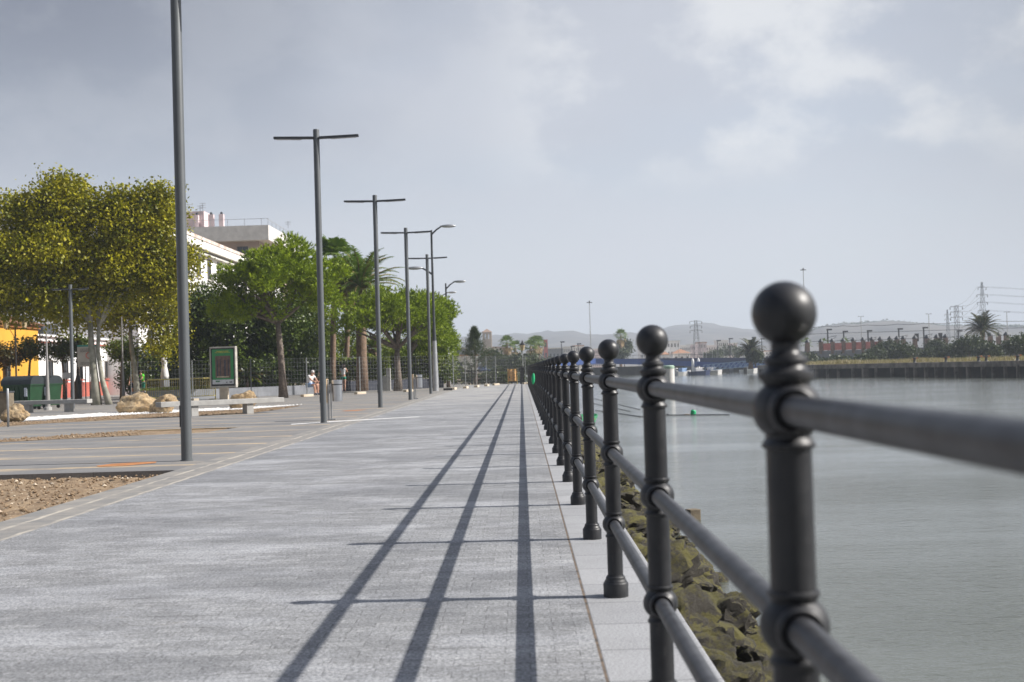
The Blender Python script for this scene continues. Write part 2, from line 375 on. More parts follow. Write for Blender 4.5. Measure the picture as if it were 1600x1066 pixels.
# ------------------------------------------------------------------ world and sun
W = bpy.data.worlds.new('World'); bpy.context.scene.world = W; W.use_nodes = True
t = W.node_tree; bg = t.nodes['Background']
EL, AZ = 38.2, 92.5
sky = nd(t, 'ShaderNodeTexSky'); sky.sky_type = 'NISHITA'; sky.sun_disc = False
sky.sun_elevation = R(EL); sky.sun_rotation = R(AZ); sky.air_density = 1.0; sky.dust_density = 2.2; sky.ozone_density = 1.2
tc = nd(t, 'ShaderNodeTexCoord'); sp = nd(t, 'ShaderNodeSeparateXYZ'); t.links.new(tc.outputs['Generated'], sp.inputs[0])
x, y, z = sp.outputs
zc = math_(t, 'ADD', math_(t, 'MAXIMUM', z, 0.0), .10)
cb = nd(t, 'ShaderNodeCombineXYZ'); t.links.new(math_(t, 'DIVIDE', x, zc), cb.inputs[0]); t.links.new(math_(t, 'DIVIDE', y, zc), cb.inputs[1])
flat = cb.outputs[0]
S = 1 / .12
def sc3(c): return tuple(v * S for v in c)
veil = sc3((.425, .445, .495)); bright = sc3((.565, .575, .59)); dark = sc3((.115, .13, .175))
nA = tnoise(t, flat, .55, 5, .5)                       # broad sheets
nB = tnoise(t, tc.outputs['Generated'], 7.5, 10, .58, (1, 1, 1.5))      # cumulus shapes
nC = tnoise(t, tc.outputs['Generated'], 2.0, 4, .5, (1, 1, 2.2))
cov = math_(t, 'MULTIPLY', ramp(t, nA, .30, .62, .72, .97), ramp(t, z, .62, .32, .12, 1.0))  # veil thinned overhead, above the view, to lower the ambient light
base = mixrgb(t, cov, sky.outputs[0], veil)
up = ramp(t, z, .05, .30)
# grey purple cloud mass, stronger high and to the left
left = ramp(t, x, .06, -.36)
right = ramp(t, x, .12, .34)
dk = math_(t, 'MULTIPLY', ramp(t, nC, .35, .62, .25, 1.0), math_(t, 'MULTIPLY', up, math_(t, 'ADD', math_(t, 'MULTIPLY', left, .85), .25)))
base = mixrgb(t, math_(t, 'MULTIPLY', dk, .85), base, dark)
puff = math_(t, 'MULTIPLY', ramp(t, nB, .44, .60), math_(t, 'MULTIPLY', ramp(t, z, .12, .17), math_(t, 'SUBTRACT', 1.0, ramp(t, z, .33, .45))))
puff = math_(t, 'MULTIPLY', puff, ramp(t, x, -.05, .08, .12, .8))
base = mixrgb(t, puff, base, bright)
shade = math_(t, 'MULTIPLY', ramp(t, nB, .62, .72), math_(t, 'MULTIPLY', right, .55))
base = mixrgb(t, math_(t, 'MULTIPLY', shade, up), base, sc3((.33, .34, .37)))
hz = math_(t, 'SUBTRACT', 1.0, ramp(t, z, -.02, .17))
base = mixrgb(t, math_(t, 'MULTIPLY', hz, .80), base, sc3((.56, .575, .60)))
back = math_(t, 'MULTIPLY', ramp(t, y, -.55, .15, .55, 1.0), ramp(t, x, .20, .42, 1.0, .80))  # unseen sky behind the camera dimmed to cut ambient light; right side dimmed too
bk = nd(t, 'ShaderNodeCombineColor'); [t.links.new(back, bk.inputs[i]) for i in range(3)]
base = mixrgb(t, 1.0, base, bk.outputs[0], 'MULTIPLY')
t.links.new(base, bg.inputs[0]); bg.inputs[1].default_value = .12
sl = bpy.data.lights.new('sun', 'SUN'); sl.energy = 5.0; sl.angle = R(.6); sl.color = (1, .955, .90)
so = bpy.data.objects.new('sun', sl); C.objects.link(so)
sd = Vector((math.sin(R(AZ)) * math.cos(R(EL)), math.cos(R(AZ)) * math.cos(R(EL)), math.sin(R(EL))))
so.rotation_euler = sd.to_track_quat('Z', 'Y').to_euler(); so.location = (20, -20, 60)
vs = bpy.context.scene.view_settings; vs.view_transform = 'Standard'; vs.look = 'None'; vs.exposure = .58; vs.gamma = 1
# ------------------------------------------------------------------ setting
def sheet(name, polys, m, kind='structure', skirt=0):
    """polys: [outer, hole, ...] lists of (x,y,z)"""
    loops = [[Vector(p) for p in lp] for lp in polys]
    tris = tessellate_polygon(loops); flatv = [v for lp in loops for v in lp]
    mb = MB(); fs = []
    for a, b, c in tris:
        n = (flatv[b] - flatv[a]).cross(flatv[c] - flatv[a])
        fs.append((a, b, c) if n.z > 0 else (a, c, b))
    mb.add(flatv, fs)
    if skirt:
        for lp in loops:
            k = len(lp)
            for i in range(k):
                p, q = lp[i], lp[(i + 1) % k]
                mb.add([p, q, q - Vector((0, 0, skirt)), p - Vector((0, 0, skirt))], [(0, 1, 2, 3)])
    o = mb.build(name, m); tag(o, kind=kind); return o
RIVER_R = [G(1600, 590, -1.4), G(1420, 589, -1.4), G(1280, 590, -1.4), G(1190, 587.5, -1.4), G(1050, 587, -1.4)]
RB = [(140, -60), (100, 40)] + [(p.x, p.y) for p in RIVER_R]
outer = [(-3400, -60), (.74, -60), (.74, 97), (-1.5, 125), (-3, 330), (64, 335), (64, 288)] + [(x, y) for x, y in RB[-2::-1]] + [(3400, -60), (3400, 3400), (-3400, 3400)]
sheet('ground', [[(x, y, -.25) for x, y in outer]], M['ground'])
sheet('river_water', [[(.2, -60, -1.4), (150, -60, -1.4), (150, 345, -1.4), (-12, 345, -1.4), (-12, 98, -1.4), (.2, 98, -1.4)]], M['water'])
XJ = .277; XE = .70; YE = 94
sheet('promenade', [[(-3.83, -20, 0), (XJ - .004, -20, 0), (XJ - .004, YE, 0), (-3.83, YE, 0)]], M['paving'])
mb = MB(); mb.box(((XJ + .004 + XE) / 2, 37, -.2), (XE - XJ - .004, 114, .4)); o = mb.build('coping_stones', M['coping'], bevel=.008); tag(o, kind='structure')
sheet('joint_strip', [[(XJ - .06, -20, -.0015), (XJ + .06, -20, -.0015), (XJ + .06, YE, -.0015), (XJ - .06, YE, -.0015)]], M['joint'])
sheet('kerb_strip', [[(-4.36, -20, 0), (-3.83, -20, 0), (-3.83, YE, 0), (-4.36, YE, 0)]], M['kerb'])
bed1 = [(-4.36, 5, 0), (-4.36, 16.0, 0), (-14, 16.2, 0), (-14, 5, 0)]
def P(*pts): return [tuple(G(a, b)) for a, b in pts]
bed2 = P((372, 668), (320, 669), (215, 672.5), (150, 677), (110, 680), (215, 680.5), (275, 678), (325, 675))
bed2l = P((218, 673.5), (150, 677.6), (70, 683.2), (0, 687.8), (-60, 690.5), (-60, 694), (0, 691.5), (75, 687.6), (150, 684), (222, 680.3))
bed3 = P((470, 634.5), (400, 639.5), (330, 643), (250, 646.5), (180, 650), (100, 656), (35, 660), (-60, 664), (-60, 672), (0, 667), (90, 661), (200, 655), (300, 651), (390, 646), (430, 641))
bed1b = [(x + (.001 if i < 2 else 0), y, z) for i, (x, y, z) in enumerate(bed1)]
sheet('plaza', [[(-4.36, -20, 0), (-4.36, 5, 0)] + [bed1[3], bed1[2]] + [(-4.36, 16.0, 0), (-4.36, YE, 0), (-4.36, 104, 0), (-70, 104, 0), (-70, -20, 0)], bed2], M['plaza'], skirt=.2)
def bedmesh(name, poly, step, amp, zb, m):
    xs = [p[0] for p in poly]; ys = [p[1] for p in poly]
    x0, x1, y0, y1 = min(xs), max(xs), min(ys), max(ys)
    nx = int((x1 - x0) / step) + 2; ny = int((y1 - y0) / step) + 2; mb = MB(); vs = []; fs = []
    for j in range(ny):
        for i in range(nx):
            x = min(x0 + i * step, x1); y = min(y0 + j * step, y1)
            z = zb + amp * (noise.noise(Vector((x * 2.1, y * 2.1, 3))) * .6 + noise.noise(Vector((x * 7, y * 7, 1))) * .3 + noise.noise(Vector((x * 19, y * 19, 1))) * .22)
            vs.append((x, y, min(z, -.012)))
    for j in range(ny - 1):
        for i in range(nx - 1):
            a = j * nx + i; fs.append((a, a + 1, a + nx + 1, a + nx))
    mb.add(vs, fs); o = mb.build(name, m, smooth=True); tag(o, kind='structure'); return o
bedmesh('soil_bed', bed1, .055, .075, -.075, M['soil'])
bedmesh('soil_bed', bed2, .12, .03, -.035, M['soil'])
sheet('soil_strip', [[(x, y, .006) for x, y, z in bed2l]], M['soil'])
sheet('soil_strip', [[(x, y, .006) for x, y, z in bed3]], M['soil'])
def inside(p, poly):
    c = False; n = len(poly)
    for i in range(n):
        a, b = poly[i], poly[(i + 1) % n]
        if (a[1] > p[1]) != (b[1] > p[1]) and p[0] < (b[0] - a[0]) * (p[1] - a[1]) / (b[1] - a[1]) + a[0]: c = not c
    return c
# little clods and stones in the near bed: uncountable
def scatter_stones(name, pts, smin, smax, m, kind='stuff'):
    mb = MB()
    ico = [(0, 0, 1), (.9, 0, .1), (.3, .85, 0), (-.7, .5, .1), (-.7, -.5, -.1), (.3, -.85, .1), (0, 0, -.7)]
    fs = [(0, 1, 2), (0, 2, 3), (0, 3, 4), (0, 4, 5), (0, 5, 1), (6, 2, 1), (6, 3, 2), (6, 4, 3), (6, 5, 4), (6, 1, 5)]
    for p in pts:
        s = random.uniform(smin, smax) * random.choice((.6, .7, 1, 1, 1.4)); a = random.random() * 6.28; ca, sa = math.cos(a), math.sin(a)
        k = random.uniform(.6, 1.1)
        mb.add([(p[0] + s * (x * ca - y * sa * k) * random.uniform(.8, 1.2), p[1] + s * (x * sa + y * ca * k), p[2] + s * z * .7) for x, y, z in ico], fs)
    o = mb.build(name, m); tag(o, kind=kind); return o
pts = [(random.uniform(-9, -4.4), random.uniform(5.2, 15.95), -.05) for _ in range(2600)]
o = scatter_stones('soil_clods', pts, .012, .03, M['soil']); tag(o, 'brown clods and crumbs lying on the dug soil bed')
pts = [(random.uniform(-9, -4.4), random.uniform(5.2, 15.95), -.035) for _ in range(260)]
o = scatter_stones('bed_stones', pts, .012, .028, mat('pale_pebble', (.50, .42, .32), .9)); tag(o, 'pale pebbles strewn on the dug soil bed')
pts = []
for poly, k in ((bed2l, 500), (bed3, 2600)):
    gx = [p[0] for p in poly]; gy = [p[1] for p in poly]; c_ = 0
    while c_ < k:
        p = (random.uniform(min(gx), max(gx)), random.uniform(min(gy), max(gy)))
        if inside(p, poly): pts.append((p[0], p[1], .02)); c_ += 1
o = scatter_stones('strip_clods', pts, .012, .03, M['soil']); tag(o, 'brown clods scattered along the soil strips of the plaza')
# white gravel arc
gv = P((472, 633), (400, 636.3), (310, 640), (180, 645.5), (100, 650), (30, 654), (15, 656.5), (30, 658.5), (100, 654.5), (180, 650), (310, 643.5), (400, 639), (440, 635.6))
gv = [(x, y, .012) for x, y, z in gv]
sheet('gravel_bed', [gv], M['gravel'])
pts = []
gx = [p[0] for p in gv]; gy = [p[1] for p in gv]
while len(pts) < 3500:
    p = (random.uniform(min(gx), max(gx)), random.uniform(min(gy), max(gy)))
    if inside(p, gv): pts.append((p[0], p[1], .018))
o = scatter_stones('white_pebbles', pts, .02, .04, M['gravel']); tag(o, 'loose white pebbles laid in a curved strip behind the benches')
# rusty plate strip in plaza
sheet('rust_stain', [[(x, y, .004) for x, y, z in P((150, 728.5), (175, 725), (245, 721.5), (243, 724), (200, 728), (155, 730))]], M['rust'])
sheet('rust_stain', [[(x, y, .004) for x, y, z in P((533, 642.2), (560, 640.6), (575, 640.2), (560, 642), (540, 643))]], M['rust'])
sheet('white_chalk_line', [[(x, y, .006) for x, y, z in P((455, 663.0), (520, 658.6), (600, 654.2), (655, 651.4), (655, 652.0), (600, 655.0), (520, 659.6), (455, 664.0))]], M['white'])
# river bank under the rocks
mb = MB(); prof = [(.70, -.38), (.74, -.42), (.95, -.62), (1.4, -1.05), (1.85, -1.45), (2.4, -1.9)]
ys = [-20 + .6 * i for i in range(196)]
vs = [(x + .08 * noise.noise(Vector((x * 3, y * 1.3, 0))), y, z - .10 + .08 * noise.noise(Vector((x * 2, y * 1.1, 5)))) for y in ys for x, z in prof]
k = len(prof); fs = [(j * k + i, j * k + i + 1, (j + 1) * k + i + 1, (j + 1) * k + i) for j in range(len(ys) - 1) for i in range(k - 1)]
mb.add(vs, fs); tag(mb.build('river_bank', mat('shaded_bank_earth', (.035, .03, .024), .8, 0, .3, 4, bmp=.6, bsc=12, bd=.05), smooth=True), kind='structure')  # earth coloured extra dark to carry the shade in gaps between rocks
# ------------------------------------------------------------------ rocks
def rock_mesh(name, seed, sx, sy, sz, sub=3, amp=.35, m=None, angular=1.0):
    bm = bmesh.new(); bmesh.ops.create_icosphere(bm, subdivisions=sub, radius=1)
    rr = random.Random(seed); o3 = Vector((seed * 7.3, seed * 3.1, seed * 1.7))
    planes = [(Vector((rr.uniform(-1, 1), rr.uniform(-1, 1), rr.uniform(-.8, 1))).normalized(), rr.uniform(.62, .88)) for _ in range(9)]
    for v in bm.verts:
        p = v.co.copy()
        for n, d in planes:
            e = p.dot(n) - d
            if e > 0: p -= n * e * angular
        f = 1 + amp * noise.noise(p * 1.3 + o3) + amp * .45 * noise.noise(p * 3.4 + o3) + amp * .22 * noise.noise(p * 8 + o3) + amp * .12 * noise.noise(p * 17 + o3)
        p *= f; v.co = Vector((p.x * sx, p.y * sy, p.z * sz))
    me = bpy.data.meshes.new(name); bm.to_mesh(me); bm.free(); me.shade_smooth()
    try: me.set_sharp_from_angle(angle=R(30))
    except Exception: pass
    me.materials.append(m); return me
rmesh = [rock_mesh('bank_rock', 10 + i, .36 + .05 * (i % 3), .30 + .05 * (i % 4), .19 + .03 * (i % 3), 4, .42, M['moss']) for i in range(9)]
rr = random.Random(5); cnt = 0
yy = 5.8
while yy < 27 and cnt < 292:
    for lane in range(5):
        if cnt >= 292: break
        xx = .92 + lane * .285 + rr.uniform(-.08, .08); zz = -.47 - (xx - .92) * .80 + rr.uniform(-.07, .07)
        o = bpy.data.objects.new('bank_rock', rr.choice(rmesh)); C.objects.link(o)
        o.location = (xx, yy + rr.uniform(-.15, .15), zz); s = rr.choice((.42, .48, .52, .58, .64, .74)) * (.82 if lane > 2 else 1)
        o.scale = (s, s, s * rr.uniform(.9, 1.2)); o.rotation_euler = (rr.uniform(-.3, .3), rr.uniform(.2, .6), rr.uniform(0, 6.28))
        side = ('at the foot of the promenade edge', 'high on the river bank slope', 'halfway down the river bank slope', 'low on the slope above the water', 'at the waterline of the river bank')[lane]
        tag(o, 'mossy brown rock ' + side, 'rock', 'mossy rocks of the bank, lying ' + side)
        cnt += 1
    yy += .36
mb = MB(); base = rmesh[0]
vv = [v.co.copy() for v in base.vertices][:0]
bm = bmesh.new(); bmesh.ops.create_icosphere(bm, subdivisions=2, radius=1); iv = [v.co.copy() for v in bm.verts]; ifc = [tuple(v.index for v in f.verts) for f in bm.faces]; bm.free()
yy = 26.6
while yy < 95:
    for lane in range(5):
        xx = .92 + lane * .285 + rr.uniform(-.1, .1); zz = -.50 - (xx - .92) * .8; s = rr.uniform(.16, .36); o3 = Vector((yy, lane, 1))
        mb.add([Vector((xx, yy, zz)) + Vector((v.x * s, v.y * s, v.z * s * .55)) * (1 + .5 * noise.noise(v * 1.6 + o3)) for v in iv], ifc)
    yy += .42
tag(mb.build('far_bank_rocks', M['moss']), 'far mossy rocks of the bank merging below the railing', kind='stuff')
# ------------------------------------------------------------------ railing
XR = .437; SP = 2.14
rail_t = thing('railing', 'black iron railing with ball topped posts and three round rails along the river', 'railing', (XR, 0, 0))
def arc(cz, r, a0, a1, n, sy=1.0): return [(r * math.cos(R(a0 + (a1 - a0) * i / n)), cz + sy * r * math.sin(R(a0 + (a1 - a0) * i / n))) for i in range(n + 1)]
ZR = [1.068, .713, .358]
shaft = MB(); shaft.lathe([(.0385, .10), (.0385, .30), (.0380, .66), (.0375, 1.02), (.036, 1.10)], 28)
post = shaft.build('post', M['iron'], rail_t, 'auto')
fin = MB()
fin.lathe([(.044, 1.118), (.0455, 1.124), (.0445, 1.130), (.037, 1.133), (.034, 1.137), (.0325, 1.142), (.0355, 1.145), (.036, 1.150), (.034, 1.155), (.028, 1.158), (.0245, 1.164), (.0235, 1.170), (.0245, 1.176)] + arc(1.227, .0535, -64, 90, 18)[:-1] + [(.0005, 1.2805)], 32)
fin.build('finial', M['iron'], post, 'auto')
def knuckle(z, top):
    k = MB()
    pr = [(.0385, z - .064), (.043, z - .063), (.0445, z - .059), (.043, z - .054), (.0405, z - .051)]
    pr += [(a, b) for a, b in arc(z, .0575, -52, 50, 12, .93)]
    pr += [(.0405, z + .047), (.0425, z + .050), (.0435, z + .054), (.042, z + .058), (.0385, z + .060)]
    k.lathe(pr, 32)
    for sgn in (-1, 1):
        Mx = Matrix.Rotation(R(-90 * sgn), 3, 'X')
        k.lathe([(.040, .040), (.0405, .052), (.038, .058), (.034, .0605), (.030, .059), (.029, .050)], 24, (0, 0, z), Mx)
    return k
for i, zk in enumerate(ZR): knuckle(zk, i == 0).build('knuckle', M['iron'], post, 'auto')
bs = MB(); bs.lathe([(.062, -.003), (.0625, .064), (.060, .070), (.056, .073), (.0555, .077), (.051, .083), (.048, .090), (.0485, .094), (.0465, .099), (.0415, .102), (.0405, .106), (.0385, .107)], 28)
bs.build('base', M['iron'], post, 'auto')
NP = 43
for n in range(0, NP):
    o = post if n == 0 else copy_tree(post, rail_t)
    o.location = (0, SP * n * 1.0 - .02, 0); o.rotation_euler = (random.uniform(-.004, .004), random.uniform(-.003, .003), random.uniform(-.02, .02))
for zr in ZR:
    r_ = MB(); r_.tube([(0, y, zr) for y in np.arange(-4.3, SP * (NP - 1) + .01, 2.14)], .0255, 20); r_.build('rail', M['rail'], rail_t, 'auto')
# end panel and green disc
o = MB(); o.box((0, 0, .62), (.9, .06, 1.25)); t_ = o.build('site_board', M['black']); t_.location = (XR - .42, 91.2, 0); t_.scale = (.35, 1, 1); tag(t_, 'dark narrow board closing the end of the railing', 'board')
g_ = MB(); g_.ball((0, 0, 0), .5, 20, 12); g_ = g_.build('green_float', M['green'], None, True); g_.scale = (.10, .09, .35); p = A(838.5, 592, 37.2); g_.location = (XR - .10, 38.0, p.z); g_.rotation_euler = (0, .06, 0)
tag(g_, 'bright green oval float hanging on the promenade side of the railing', 'float')
# ------------------------------------------------------------------ tall cross lamps
def cross_lamp(name, label, X, Y, h=6.9, arm=1.0, group='grey cross shaped lamp posts'):
    t_ = thing(name, label, 'lamp post', (X, Y, 0), 0, group)
    p_ = MB(); p_.lathe([(.088, 0), (.088, .012), (.0745, .014), (.0735, h - .02), (.07, h), (.02, h + .004)], 24); p_.build('pole', M['lamp'], t_, 'auto')
    d_ = MB(); d_.box((-.0735, .0, .62), (.012, .075, .30)); d_.build('access_door', M['lampdark'], t_, bevel=.004)
    for s in (-1, 1):
        a_ = MB(); a_.bar((s * .07, -.02, h - .20), (s * arm, -.02, h - .175), .11, .055); ar = a_.build('arm', M['lampdark'], t_, bevel=.006)
        a_ = MB(); a_.bar((s * .35, -.02, h - .231), (s * (arm - .06), -.02, h - .211), .08, .012); a_.build('light_strip', M['galv'], ar)
    return t_
XL = -4.69
lab = ['nearest grey lamp pole, its top above the picture', 'second grey cross lamp from the front, beside the steel litter bin',
       'third grey cross lamp from the front, standing before the palms', 'fourth grey cross lamp from the front, before the second pine',
       'farthest grey cross lamp of the row, crossing the street light']
for i, (a, b) in enumerate([(289, 721), (505, 661), (594, 637), (641, 625), (673, 615.5)]):
    g = G(a, b); cross_lamp('lamp_post', lab[i], g.x, g.y + .1)
g = G(114, 638.5); cross_lamp('lamp_post', 'smaller grey cross lamp behind the left bench, in front of the plane tree', g.x, g.y, A(109, 445, g.y).z, 29 * g.y / F)
# ------------------------------------------------------------------ street lights (cobra)
def street_light(label, base, h, arms, m='lampdark', hm='galv'):
    t_ = thing('street_light', label, 'street light', base, 0, 'street lights with curved arms')
    p_ = MB(); p_.lathe([(.17, -.1), (.16, .9), (.11, 2.8), (.075, 4), (.055, h)], 14); p_.build('pole', M[m], t_, 'auto')
    p_ = MB(); p_.lathe([(.175, -.1), (.165, .9), (.115, 2.8)], 14); p_.build('pole_sleeve', M['galv'], t_, 'auto')
    for (dx, z0, dz) in arms:
        a_ = MB(); a_.tube([(0, 0, z0), (dx * .5, 0, z0 + dz * .6), (dx, 0, z0 + dz)], [.05, .045, .04], 8); ar = a_.build('arm', M[m], t_, True)
        s = 1 if dx > 0 else -1; hd = MB()
        hd.lathe([(.03, -.1), (.10, 0), (.16, .18), (.18, .40), (.15, .62), (.08, .76), (.02, .80)], 14, (dx, 0, z0 + dz), Matrix.Rotation(R(90 * s), 3, 'Y') @ Matrix.Diagonal((.55, 1, 1)))
        hd.build('lamp_head', M[hm], ar, True)
    return t_
b = G(681, 611); k = b.y / F
street_light('tall street light with one high right arm and one low left arm', b, 9.0, [(22 * k - .2, 8.75, .45), (-(675 - 658) * k, 6.5, .4)])
b = G(701, 604); k = b.y / F
street_light('shorter street light with thick pale foot, beyond the fence corner', b, 7.2, [(14 * k, 6.8, .5)])
b = A(690, 600, 118); b.z = -.2; k = 118 / F
street_light('farthest street light, its head just below the next one', b, 8.6, [(14 * k, 8.0, .5)])
b = A(277, 600, 92); b.z = -.2
street_light('street light whose domed head shows right of the nearest lamp pole', b, 8.2, [(1.1, 7.6, .35)], hm='lamp')  # darker grey than the other heads: its shaded underside is put into the paint
# ------------------------------------------------------------------ benches
def bench(label, c, rz, L, sup):
    t_ = thing('stone_bench', label, 'bench', c, rz, 'pale concrete plank benches')
    s_ = MB(); s_.box((0, 0, .385), (L, .45, .15)); s_.build('seat', M['concrete'], t_, bevel=.01)
    for x in sup:
        l_ = MB(); l_.box((x, 0, .155), (.22, .34, .31)); l_.build('leg', M['concrete'], t_, bevel=.008)
a, b = G(301, 651), G(378, 647); rz = math.atan2(b.y - a.y, b.x - a.x); c = (a + b) / 2
bench('pale concrete bench set at an angle behind the nearest lamp pole', c + Vector((.1, .1, 0)), R(36), 3.9, (-.9, .85))
a, b = G(42, 645.5), G(106, 643.5)
bench('pale concrete bench at the left in front of the green bins', (a + b) / 2 + Vector((.1, 0, 0)), R(-6), 3.15, (-.85, .75))
# ------------------------------------------------------------------ boulders
def boulder(label, px, py, w, h, seed, zr=0):
    g = G(px, py); k = g.y / F; W_ = w * k; H_ = h * k
    o = bpy.data.objects.new('boulder', rock_mesh('boulder', seed, W_ / 2 * 1.08, W_ / 2 * .8, H_ * .66, 5, .24, M['boulder'], 1.0)); C.objects.link(o)
    o.location = (g.x, g.y + W_ * .35, H_ * .36); o.rotation_euler = (0, 0, zr); tag(o, label, 'boulder', 'sandstone boulders set in the plaza'); return o
boulder('largest pale sandstone boulder with dark hollow, between the two benches', 212, 646, 66, 33, 3)
boulder('sandstone boulder behind the left end of the angled bench', 253, 646, 44, 28, 8)
boulder('peaked sandstone boulder behind the right half of the angled bench', 375, 639, 42, 30, 12)
boulder('sandstone boulder under the left bench at the picture edge', 18, 660, 40, 27, 21)
# ------------------------------------------------------------------ litter bins, bollards, posts
def litter_bin(label, px, py):
    g = G(px, py); t_ = thing('litter_bin', label, 'litter bin', g, 0, 'steel litter bins on posts')
    p_ = MB(); p_.box((-.10, 0, .5), (.045, .045, 1.0)); p_.box((-.03, .0, .45), (.03, .04, .9)); p_.build('post', M['galv'], t_)
    w_ = MB(); w_.box((-.14, .03, .72), (.05, .32, .6)); w_.build('backboard', M['wood'], t_)
    d_ = MB(); d_.lathe([(.11, .46), (.125, .47), (.13, .98), (.12, .985), (.115, .96), (.112, .5)], 20, (.13, 0, 0)); dr = d_.build('drum', M['steel'], t_, 'auto')
    h_ = MB(); h_.lathe([(.133, .86), (.137, .865), (.137, .885), (.133, .89)], 20, (.13, 0, 0)); h_.build('hoop', M['lampdark'], dr)
    l_ = MB(); l_.bar((-.1, 0, .02), (.08, 0, .02), .12, .03); l_.build('foot', M['galv'], t_)
litter_bin('stainless drum litter bin beside the second cross lamp', 520, 656.5)
litter_bin('stainless drum litter bin beside the fourth cross lamp', 651, 623.5)
g = G(13, 667); o = MB(); o.lathe([(.03, 0), (.03, 1.0), (.024, 1.01)], 12); o = o.build('thin_post', M['galv'], None, True); o.location = g; tag(o, 'thin grey steel post standing before the left bench end', 'post')
g = G(3, 654); t_ = thing('cabinet', 'grey weathered cabinet cut by the left picture edge beside a boulder', 'cabinet', g)
o = MB(); o.box((0, .2, .42), (.50, .4, .84)); o.build('body', M['oldwood'], t_, bevel=.01); o = MB(); o.box((0, .2, .86), (.54, .44, .05)); o.build('lid', M['lampdark'], t_)
# ------------------------------------------------------------------ containers
def container(label, px, py, w, flip=0):
    g = G(px, py); t_ = thing('waste_container', label, 'waste container', g, R(-12), 'large green waste containers with dark lids')
    b_ = MB(); wB, dB, h = w * .46, .5, 1.02
    vs = [(s1 * wB * k, s2 * dB * k, z) for z, k in ((.14, .86), (h, 1.0)) for s1, s2 in ((-1, -1), (1, -1), (1, 1), (-1, 1))]
    b_.add(vs, [(0, 3, 2, 1), (4, 5, 6, 7), (0, 1, 5, 4), (1, 2, 6, 5), (2, 3, 7, 6), (3, 0, 4, 7)])
    for i in range(6): b_.box((-wB + wB * 2 * (i + .5) / 6, -.49, .62), (.03, .06, .74))
    b_.build('body', M['bin'], t_, bevel=.02)
    r_ = MB(); r_.box((0, 0, h + .02), (w * .98, 1.08, .06)); r_.build('rim', M['bin'], t_, bevel=.01)
    l_ = MB(); n = 10; vs = []; fs = []
    for i in range(n + 1):
        a = PI * i / n
        for s1 in (-1, 1): vs.append((s1 * w * .49, -math.cos(a) * .53, h + .05 + .36 * math.sin(a) ** .7))
    for i in range(n): fs.append((2 * i, 2 * i + 1, 2 * i + 3, 2 * i + 2))
    fs.append(tuple(2 * i for i in range(n + 1))[::-1]); fs.append(tuple(2 * i + 1 for i in range(n + 1))); fs.append((0, 2 * n, 2 * n + 1, 1))
    l_.add(vs, fs); l_.build('lid', M['binlid'], t_, 'auto')
    s_ = MB(); s_.box((w * .32, -.53, .75), (.13, .02, .36)); s_.build('sticker', M['label'], t_)
    for sx in (-1, 1):
        for sy in (-1, 1):
            w_ = MB(); w_.lathe([(.08, -.03), (.085, 0), (.08, .03)], 12, (sx * wB * .75, sy * .36, .085), Matrix.Rotation(R(90), 3, 'X')); w_.build('wheel', M['black'], t_)
container('front green waste container with dark domed lid before the ochre house', 37, 641, 1.42)
container('rear green waste container with dark lid, half behind the first one', 73, 638.5, .98)
# ------------------------------------------------------------------ poster stand
g = A(349, 620, 61.5); g.z = 0; t_ = thing('poster_stand', 'illuminated style poster stand with green poster behind the angled bench', 'poster stand', g, R(-14))
o = MB(); o.box((0, .1, .32), (.44, .14, .64)); o.build('pedestal', M['stonebase'], t_, bevel=.01)
fr = MB(); 
for (c_, d_) in (((0, .1, .66), (1.36, .2, .08)), ((0, .1, 2.56), (1.36, .2, .07)), ((-.655, .1, 1.61), (.06, .2, 1.82)), ((.655, .1, 1.61), (.06, .2, 1.82))): fr.box(c_, d_)
fr.build('frame', mat('beige_metal', (.50, .47, .42), .5, .2), t_, bevel=.008)
o = MB(); o.box((0, .1, 1.61), (1.25, .14, 1.82)); o.build('display_case', M['black'], t_)
o = MB(); o.box((0, .022, 1.63), (1.12, .012, 1.68)); ps = o.build('poster', mat('poster_green', (.045, .27, .09), .35, 0, .12, 3), t_)
o = MB(); o.box((.01, .012, 1.62), (.80, .006, 1.06)); o.build('picture_panel', mat('poster_brown', (.16, .10, .075), .35, 0, .35, 5), ps)
o = MB()
for i, (x_, w_) in enumerate(((-.28, .05), (-.12, .04), (.12, .09), (.30, .05))): o.box((x_, .006, 1.55 + .05 * (i % 2)), (w_, .004, .8))
o.build('door_shapes', mat('poster_darkblue', (.05, .055, .075), .35, 0, .3, 5), ps)
o = MB(); o.box((0, .012, .90), (1.12, .006, .22)); o.build('white_strip', mat('poster_white', (.62, .64, .66), .35, 0, .1, 9), ps)
o = MB(); o.box((-.28, .006, .93), (.22, .004, .06)); o.build('green_mark', M['boatgreen'], ps)
o = MB(); o.box((.20, .006, .87), (.05, .004, .06)); o.box((.41, .006, .88), (.13, .004, .05)); o.build('dark_mark', M['black'], ps)
o = MB(); o.box((0, .012, 2.37), (.62, .006, .035)); o.box((0, .012, 2.31), (.8, .006, .025)); o.build('title_lines', mat('poster_yellow', (.45, .42, .05), .4), ps)
o = MB(); o.box((0, .006, 1.14), (.62, .004, .06)); o.build('caption_line', mat('poster_cream', (.5, .42, .3), .4), ps)
